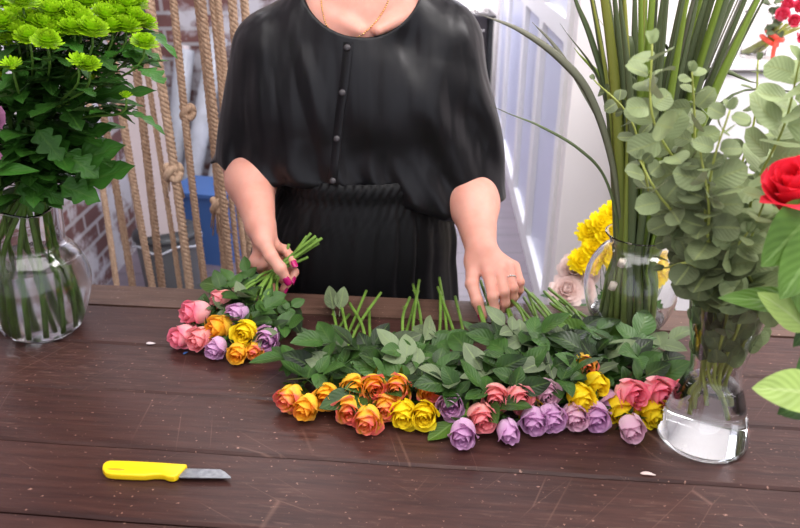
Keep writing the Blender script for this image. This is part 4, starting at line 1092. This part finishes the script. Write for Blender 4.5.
for i, (x, y, kind, lab, zc, tilt, s) in enumerate(held):
    a = i*2.4; rad = .011*math.sqrt((i+.5)/11)
    via = G + V((.3*math.cos(a), math.cos(a)*.5, math.sin(a)))*rad
    ee = WY(*ends[i], 1.262 + .004*math.cos(a))
    make_rose(x, y, ee, 0, kind, lab, GH, zc=zc, tilt=tilt, s=s, seed=400+i, via=via, leaves=3, lsize=.029, lrange=(.10, .34), n=17)
b = None
loose = [(228, 290, 198, 278, .055, .036), (268, 300, 262, 276, .06, .03), (280, 300, 296, 330, .03, .05), (262, 322, 284, 318, .04, .034), (250, 292, 232, 272, .055, .03)]
for i, (x0, y0, x1, y1, dz, w_) in enumerate(loose):
    p, q = PZ(x0, y0, TZ+dz), PZ(x1, y1, TZ+dz*.8); b = MB(); leafshape(b, p, q-p, (0, -.5, .8), (q-p).length, w_, 'ovate', .1, .2, 10, 6, rnd); b.floorclamp(TZ+.0015)
    o = b.build('rose_leaf', M['leaf'] if i else M['bright'], loc=p)
    tag(o, ['broad light green leaf at the upper left of the held bunch', 'dark leaf under the holding hand', 'dark leaf hanging at the right of the held bunch', 'dark leaf right of the yellow rose in the held bunch', 'dark leaf behind the top pink rose in the held bunch'][i], 'leaf', 'leaves of the held bunch')

# ================================================================== the woman
YB = 1.44
def A(px, py, Y): return tuple(WY(px, py, Y))
X0 = -.075
# ---- torso core shared by skin and blouse
def torso(p):
    s = (YB, .66)
    d = scone(p, A(345, 60, YB), A(352, 150, YB), .150, .150, s)
    d = smin(d, scone(p, A(352, 150, YB), A(362, 205, YB), .150, .148, s), .04)
    d = smin(d, scone(p, A(283, 48, YB), A(338, 12, YB), .058, .060), .05)
    d = smin(d, scone(p, A(338, 12, YB), A(392, 6, YB), .060, .060), .05)
    d = smin(d, scone(p, A(392, 6, YB), A(436, 32, YB), .060, .058), .05)
    d = smin(d, sell(p, A(305, 112, YB-.062), (.098, .046, .088)), .05)
    d = smin(d, sell(p, A(396, 106, YB-.062), (.098, .046, .088)), .05)
    d = smin(d, sell(p, A(352, 92, YB-.055), (.07, .045, .10)), .05)
    return d
SL, EL, WL = A(268, 55, YB), A(246, 158, YB+.0), A(260, 224, 1.268)
SR, ER, WR = A(450, 45, YB), A(470, 178, YB-.03), A(481, 250, 1.238)
fL = dict(
 index=([A(274, 246, 1.252), A(285, 250, 1.268), A(290, 256, 1.252), A(294, 265, 1.236)], [.0108, .0092, .0084, .0070]),
 middle=([A(270, 254, 1.262), A(287, 264, 1.278), A(294, 272, 1.262), A(291, 280, 1.243)], [.0108, .0095, .0086, .0072]),
 ring=([A(265, 262, 1.268), A(280, 277, 1.282), A(287, 283, 1.264), A(283, 290, 1.246)], [.0100, .0090, .0082, .0070]),
 pinky=([A(260, 268, 1.270), A(270, 284, 1.278), A(275, 289, 1.264), A(273, 293, 1.250)], [.0090, .0078, .0070, .0062]),
 thumb=([A(263, 240, 1.236), A(271, 256, 1.212), A(280, 268, 1.204), A(286.5, 279, 1.203)], [.0150, .0122, .0112, .0082]))
fR = dict(
 index=([A(489, 275, 1.192), A(493, 297, 1.156), A(494.5, 309, 1.150), A(494, 317, 1.149)], [.0112, .0096, .0084, .0068]),
 middle=([A(499, 271, 1.198), A(504, 292, 1.162), A(505, 303, 1.160), A(503, 310, 1.162)], [.0112, .0096, .0086, .0070]),
 ring=([A(508, 268, 1.208), A(513, 288, 1.176), A(513.5, 297, 1.176), A(511, 304, 1.180)], [.0106, .0090, .0080, .0068]),
 pinky=([A(515, 267, 1.222), A(520, 282, 1.196), A(519.5, 290, 1.196), A(517, 296, 1.200)], [.0094, .0078, .0070, .0060]),
 thumb=([A(474, 262, 1.222), A(472, 284, 1.186), A(477, 301, 1.160), A(483, 316, 1.148)], [.0160, .0118, .0104, .0080]))
def hand(p, W, f, extra):
    W = np.array(W)
    d = None
    for nme, k in (('index', .0150), ('middle', .0145), ('ring', .0140), ('pinky', .0125)):
        m = np.array(f[nme][0][0]); e = scone(p, W*.75+m*.25, m*.92+W*.08, .0165, k*.82); d = e if d is None else smin(d, e, .010)
    d = smin(d, scone(p, W, np.array(f['thumb'][0][0]), .019, .0165), .014)
    d = smin(d, scone(p, np.array(f['thumb'][0][0]), np.array(f['index'][0][0])*.6 + W*.4, .013, .011), .014)
    for c, r in extra: d = smin(d, sell(p, c, (r, r, r)), .014)
    fd = None
    for nme in ('index', 'middle', 'ring', 'pinky', 'thumb'):
        e = schain(p, f[nme][0], f[nme][1], .0025)
        # slightly bulging joints
        for q in (1, 2): e = smin(e, sell(p, f[nme][0][q], (f[nme][1][q]*1.06,)*3), .003)
        fd = e if fd is None else smin(fd, e, .0015)
    return smin(d, fd, .007)
NB = A(368, 12, YB); HC = V((NB[0]-.003, YB-.045, NB[2]+.215))
FD = V((.10, -1, -.42)).normalized(); HX = FD.cross(V((0, 0, 1))).normalized(); HU = HX.cross(FD)
def hp(x, y, z): return tuple(HC + HX*x*-1 + FD*y + HU*z)
def body(p):
    d = torso(p) + .013
    lowz = 1.0
    # hips and legs
    s = (YB, .74)
    d = smin(d, scone(p, (X0-.01, YB, 1.02), (X0-.015, YB+.01, .86), .135, .175, s), .05)
    for sg in (-1, 1):
        x = X0-.015
        leg = [(x+sg*.085, YB+.01, .82), (x+sg*.085, YB+.005, .47), (x+sg*.085, YB+.015, .36), (x+sg*.085, YB+.03, .09)]
        d = smin(d, schain(p, leg, [.088, .055, .052, .034], .02), .03)
        d = smin(d, scone(p, (x+sg*.085, YB+.03, .04), (x+sg*.10, YB-.12, .028), .036, .026), .02)
    # neck and head
    d = smin(d, scone(p, NB, hp(0, -.035, -.10), .060, .052), .035)
    h = sell(p, hp(0, -.020, .045), (.078, .098, .092)); h = smin(h, scone(p, hp(0, .02, -.005), hp(0, .055, -.075), .062, .034), .035)
    h = smin(h, scone(p, hp(-.045, .0, -.05), hp(0, .055, -.085), .030, .022), .03); h = smin(h, scone(p, hp(.045, .0, -.05), hp(0, .055, -.085), .030, .022), .03)
    h = smin(h, scone(p, hp(0, .085, .020), hp(0, .103, -.022), .009, .014), .012)
    for sg in (-1, 1):
        h = smin(h, scone(p, hp(sg*.012, .096, -.026), hp(sg*.008, .09, -.026), .007, .006), .006)
        h = smin(h, scone(p, hp(sg*.018, .083, .032), hp(sg*.045, .068, .030), .010, .008), .014)
        h = smin(h, sell(p, hp(sg*.080, -.012, -.005), (.010, .018, .030)), .006)
        h = smax(h, -sell(p, hp(sg*.032, .094, .012), (.016, .012, .010)), .012)
    h = smin(h, scone(p, hp(-.016, .082, -.052), hp(.016, .082, -.052), .007, .007), .006); h = smin(h, scone(p, hp(-.013, .081, -.062), hp(.013, .081, -.062), .008, .008), .005)
    d = smin(d, h, .02)
    # arms and hands
    for S_, E_, W_, f, ex in ((SL, EL, WL, fL, [(A(258, 262, 1.250), .018)]), (SR, ER, WR, fR, [(A(490, 262, 1.222), .017)])):
        S_, E_, W_ = map(np.array, (S_, E_, W_))
        mid = E_*.62 + W_*.38
        arm = scone(p, S_, E_, .047, .047)
        arm = smin(arm, scone(p, E_, mid, .049, .047), .02)
        arm = smin(arm, scone(p, mid, W_, .046, .0285), .02)
        arm = smin(arm, hand(p, W_, f, ex), .014)
        d = smin(d, arm, .010)
    # collar bones and hollow of the throat
    for sg in (-1, 1): d = smin(d, scone(p, A(368+sg*10, 30, YB-.085), A(368+sg*50, 10, YB-.05), .008, .008), .02)
    return d
wom = empty('woman', (X0, YB, 0), 'woman in black blouse and skirt sorting roses behind the table', 'person')
wom.name = 'person'
vv, ff = surface(body, (-.45, 1.08, -.01), (.36, 1.62, 1.72), .003)
mesh_np('body', vv, ff, M['skin'], wom)

# nails
def nail(f, nme, up, s=1.0):
    P_, r = f[nme]; tip = V(P_[3]); d = (tip - V(P_[2])).normalized(); up = V(up); up = (up - d*up.dot(d)).normalized(); sd = d.cross(up)
    rt = r[3]; b = MB(); vs = []; fs = []
    for i in range(8):
        u = i/7; hw = rt*.80*(math.sin(PI*(.18+.70*u))**.5)
        for k in range(7):
            a = (k/6*2-1)*.95*hw/(rt*.8); x = math.sin(a)*rt*.95; z = math.cos(a)*rt*.98 - .12*rt*u*u + .0012
            vs.append(tip + d*(-.0055*s + .0155*s*u) + sd*x + up*z)
    for i in range(7):
        for k in range(6): q = i*7+k; fs.append((q, q+1, q+8, q+7))
    b.add(vs, fs); o = b.build('fingernail', M['nail'], wom); m_ = o.modifiers.new('Solidify', 'SOLIDIFY'); m_.thickness = .0012; m_.offset = 0
nail(fL, 'thumb', (.1, -1, .35), 1.1); nail(fL, 'index', (.35, -.8, .5)); nail(fL, 'middle', (1, -.5, .1)); nail(fL, 'ring', (1, -.3, -.2)); nail(fL, 'pinky', (1, -.3, -.2))
nail(fR, 'thumb', (-.75, -.7, .1))
# ring
rc_ = V(A(510.5, 278.5, 1.192)); r0, r1 = V(fR['ring'][0][0]), V(fR['ring'][0][1]); d = (r1-r0).normalized(); rc_ = r0.lerp(r1, .52); s1 = d.orthogonal().normalized(); s2 = d.cross(s1)
b = MB(); b.tube([rc_ + (s1*math.cos(a)+s2*math.sin(a))*.0105 for a in [k*2*PI/32 for k in range(33)]], .0012, 6)
front = (V((-.1, -1, .5)) - d*V((-.1, -1, .5)).dot(d)).normalized(); b.ell(rc_ + front*.0115, (V((.002, 0, 0)), V((0, .002, 0)), V((0, 0, .0022))), 8, 6)
b.build('finger_ring', M['silver'], wom)

# ---- blouse
def nrm(a): a = np.array(a, float); return a/np.linalg.norm(a)
def blouse(p):
    x, y, z = p[:, 0], p[:, 1], p[:, 2]
    core = torso(p)
    # blousing over the waist, lower on the right
    core = smin(core, scone(p, A(300, 172, YB), A(425, 196, YB), .112, .118, (YB, .95)), .05)
    core = smin(core, scone(p, A(428, 100, YB), A(428, 182, YB), .085, .080, (YB, .95)), .07)
    zw = 1.052 - .30*(x + .16); zw = np.where(x < -.12, 1.040, np.maximum(zw, .955))
    core = smax(core, zw - z, .022)
    sl = []
    for S_, E_, nrmal, r0, r1, ext in ((A(269, 54, YB), A(245, 166, YB-.005), (-.10, -.16, -1), .072, .064, .12), (A(445, 48, YB), A(471, 200, YB-.040), (.12, -.30, -1), .074, .064, .12)):
        S_, E_ = np.array(S_), np.array(E_); dr = (E_-S_)/np.linalg.norm(E_-S_)
        c = scone(p, S_, E_ + dr*ext*.5, r0, r1 + .003)
        n_ = nrm(nrmal); cut = (p - E_) @ n_
        c = smax(c, cut, .004)
        inner = np.maximum(scone(p, E_ - dr*.10, E_ + dr*.2, r1-.011, r1-.006), -(cut + .09))
        sl.append((c, inner))
    d = smin(core, smin(sl[0][0], sl[1][0], .01), .045)
    # folds radiating from the shoulders
    amp = np.clip((1.37 - z)*5, 0, 1)
    for (sx, sz, w_, sg) in ((-.19, 1.40, .12, -1), (.10, 1.42, .13, 1)):
        a = np.arctan2((x - sx)*1.0, (sz - z) + .12)
        side = np.clip(.5 + sg*(x - sx*.72)/.10, 0, 1)
        f = np.sin(a*24 + 1.6*np.sin(z*9 + sx*20) + y*7)
        f2 = np.sin(a*41 + 2 + 2*np.sin(z*6))
        rg = 1 - 2*np.sqrt(np.sin(a*9.5 + .8*np.sin(z*8 + sx*20) + y*3 + sx*9)**2 + .03); d = d - side*amp*(.0095*np.maximum(rg + .35, -.25) + .0025*f)*np.clip((1.47 - z)*4, 0, 1)
    mid = np.clip(1 - np.abs(x + .06)/.20, 0, 1)
    f = np.sin((x + .06)*48/(1 + 1.0*(1.40 - z)) + 1.2*np.sin(z*11))
    d = d - mid*.0048*f*np.clip((1.36-z)*5, 0, 1)
    # gathers just above the waist
    gz = np.clip((zw + .10 - z)/.10, 0, 1)*np.clip((z - zw)/.02, 0, 1)
    d = d - gz*.0065*np.sin(x*95 + 2*np.sin(z*30) + 1.5*np.sin(x*17))
    # diagonal drape to the lower right bulge
    q = (x*.75 + (z - 1.2)*.65); d = d - .0045*np.sin(q*75 + np.sin(z*14))*np.clip((x - .0)/.08, 0, 1)*np.clip((1.28 - z)/.1, 0, 1)
    for c, inner in sl: d = np.maximum(d, -inner)
    # neckline
    nk = sell(p, A(362, -20, 1.405), (.108, .16, .098), 0)
    d = smax(d, -nk, .004)
    return d*.8
vv, ff = surface(blouse, (-.46, 1.20, .90), (.34, 1.66, 1.46), .0035)
# drop loose fragments: keep the large connected sheets only
mesh_np('blouse', vv, ff, M['satin'], wom)
# placket with buttons
def front(px, py, f=blouse):
    o_ = np.array(CAM); d_ = np.array(ray(px, py)); t0 = 1.05
    for _ in range(60):
        v = float(f((o_ + d_*t0)[None])[0]); t0 += v*.8
        if abs(v) < 1e-4: break
    return V(o_ + d_*t0)
pl = [(348, 42), (347, 56), (345, 75), (343, 92), (340, 112), (338, 130), (336, 150), (334, 168), (333, 183)]
P3 = crom([front(*q) for q in pl], 4)
b = MB(); vs = []; fs = []
for p in P3:
    for k, (dx, dy) in enumerate(((-.0085, .0005), (-.0078, -.0028), (.0068, -.0034), (.0085, -.0030), (.0088, .0005))): vs.append(p + V((dx, dy, 0)))
for i in range(len(P3)-1):
    for k in range(4): q = i*5+k; fs.append((q, q+1, q+6, q+5))
b.add(vs, fs); b.build('placket', M['satin'], wom)
for q in ((348, 47), (343, 92), (337.5, 138), (333.5, 180)):
    p = front(*q) + V((-.001, -.005, 0)); b = MB(); n_ = V((0, -.9, .35)).normalized(); a_ = n_.orthogonal().normalized(); c_ = n_.cross(a_)
    b.ell(p, (a_*.0062, c_*.0062, n_*.0032), 14, 8); b.build('button', M['dark'], wom)
# necklace
nb = lambda px, py: front(px, py, body)
NP = crom([nb(x, y) + V((0, -.0015, .0005)) for x, y in ((321, -8), (322, 8), (327, 26), (338, 36), (356, 38), (372, 26), (384, 10), (391, -6))], 8)
b = MB()
for i in range(0, len(NP)-1):
    b.tube([NP[i], NP[i+1]], .0012 if i % 2 else .0009, 6)
b.build('necklace', M['gold'], wom)
# hair and eyes
def hairf(p):
    d = sell(p, hp(0, -.030, .052), (.088, .104, .098)); d = smin(d, sell(p, hp(0, -.115, .02), (.045, .045, .045)), .03)
    q = p - np.array(hp(0, .045, .03)); d = smax(d, q @ np.array(FD)*.9 + q @ np.array(HU)*-.6, .01)
    return d
vv, ff = surface(hairf, np.array(HC)-.24, np.array(HC)+.24, .005); mesh_np('hair', vv, ff, M['hair'], wom)
for sg in (-1, 1):
    b = MB(); b.ell(V(hp(sg*.032, .074, .012)), (HX*.012, FD*.012, HU*.012)); b.build('eye', M['eye'], wom)
for sg in (-1, 1):
    b = MB(); x = X0-.015; b.ell(V((x+sg*.093, YB-.045, .036)), (V((.048, 0, 0)), V((-.0, .125, 0)), V((0, 0, .036))), 18, 10); b.build('shoe', M['shoe'], wom)

# ---- skirt with ruched waistband
b = MB(); vs = []; fs = []; nr, ns = 46, 260
cx0, cy0 = X0, YB
prof = [(1.056, .166, .122), (1.045, .170, .126), (1.02, .170, .126), (1.005, .176, .130), (.96, .196, .137), (.90, .212, .143), (.82, .222, .147), (.70, .232, .150), (.5, .25, .165), (.30, .27, .185)]
rk = random.Random(12); phs = [rk.uniform(0, 6.28) for _ in range(8)]
for i in range(nr+1):
    z = 1.056 - (1.056-.30)*(i/nr)**1.6
    for (z0, a0, b0), (z1, a1, b1) in zip(prof, prof[1:]):
        if z1 <= z <= z0+1e-9:
            f = (z0-z)/(z0-z1); rx, ry = a0+(a1-a0)*f, b0+(b1-b0)*f; break
    dn = min(1, max(0, (1.012-z)/.12)); band = 1 if z > 1.014 else max(0, 1-(1.014-z)/.012)
    for k in range(ns):
        a = 2*PI*k/ns
        pl_ = abs(math.sin(a*11 + phs[0] + 1.1*math.sin(a*4+phs[1]) + .25*(1-z)))**.75*2-1 + .5*math.sin(a*31+phs[2]+.4*z*3)
        off = .0075*dn*pl_*(.6+.5*math.sin(a*5+phs[3])) + .0022*math.sin(a*64+phs[4]+2*math.sin(z*160))*(1-dn)*1.0 + .0030*band*math.sin((z-1.014)/.042*PI)
        cx = cx0 - .030*min(1, max(0, (1.05-z)/.2))
        vs.append(V((cx + (rx+off)*math.cos(a), cy0 + (ry+off)*math.sin(a), z)))
for i in range(nr):
    for k in range(ns): fs.append((i*ns+(k+1) % ns, i*ns+k, (i+1)*ns+k, (i+1)*ns+(k+1) % ns))
b.add(vs, fs); o = b.build('skirt', M['skirtcloth'], wom); m_ = o.modifiers.new('Solidify', 'SOLIDIFY'); m_.thickness = .0015; m_.offset = -1

# ================================================================== light
def area(name, loc, size, energy, col=(1, 1, 1), rot=(0, 0, 0), sy=None):
    l = bpy.data.lights.new(name, 'AREA'); l.energy = energy; l.color = col; l.shape = 'RECTANGLE'; l.size = size; l.size_y = sy or size
    o = bpy.data.objects.new(name, l); C.objects.link(o); o.location = loc; o.rotation_euler = rot; return o
area('ceiling_lamp', (.1, .3, 2.70), 2.4, 40, (1, .97, .95), sy=1.6)
area('ceiling_lamp', (-.6, 2.7, 2.70), 1.2, 24, (.95, .96, 1), sy=.8)
area('corridor_lamp', (.3, 4.4, 2.70), .8, 20, (.90, .92, 1), sy=2.2)
area('corridor_lamp', (.3, 6.2, 2.70), .8, 40, (.95, .95, 1), sy=1.2)
area('counter_lamp', (1.7, 1.1, 2.70), 1.2, 40, (1, .95, .95), sy=.8)  # added fill light, set forward to brighten the white counter front
w = bpy.data.worlds.new('world'); sc.world = w; w.use_nodes = True
w.node_tree.nodes['Background'].inputs[0].default_value = (.88, .90, 1, 1); w.node_tree.nodes['Background'].inputs[1].default_value = 1.0

sc.view_settings.view_transform = 'Standard'; sc.view_settings.look = 'None'; sc.view_settings.gamma = 1
sc.view_settings.use_curve_mapping = False; sc.view_settings.exposure = .5
sc.cycles.use_denoising = True
sc.cycles.max_bounces = 14; sc.cycles.transmission_bounces = 12; sc.cycles.transparent_max_bounces = 12; sc.cycles.glossy_bounces = 6; sc.cycles.diffuse_bounces = 4
sc.cycles.blur_glossy = .5
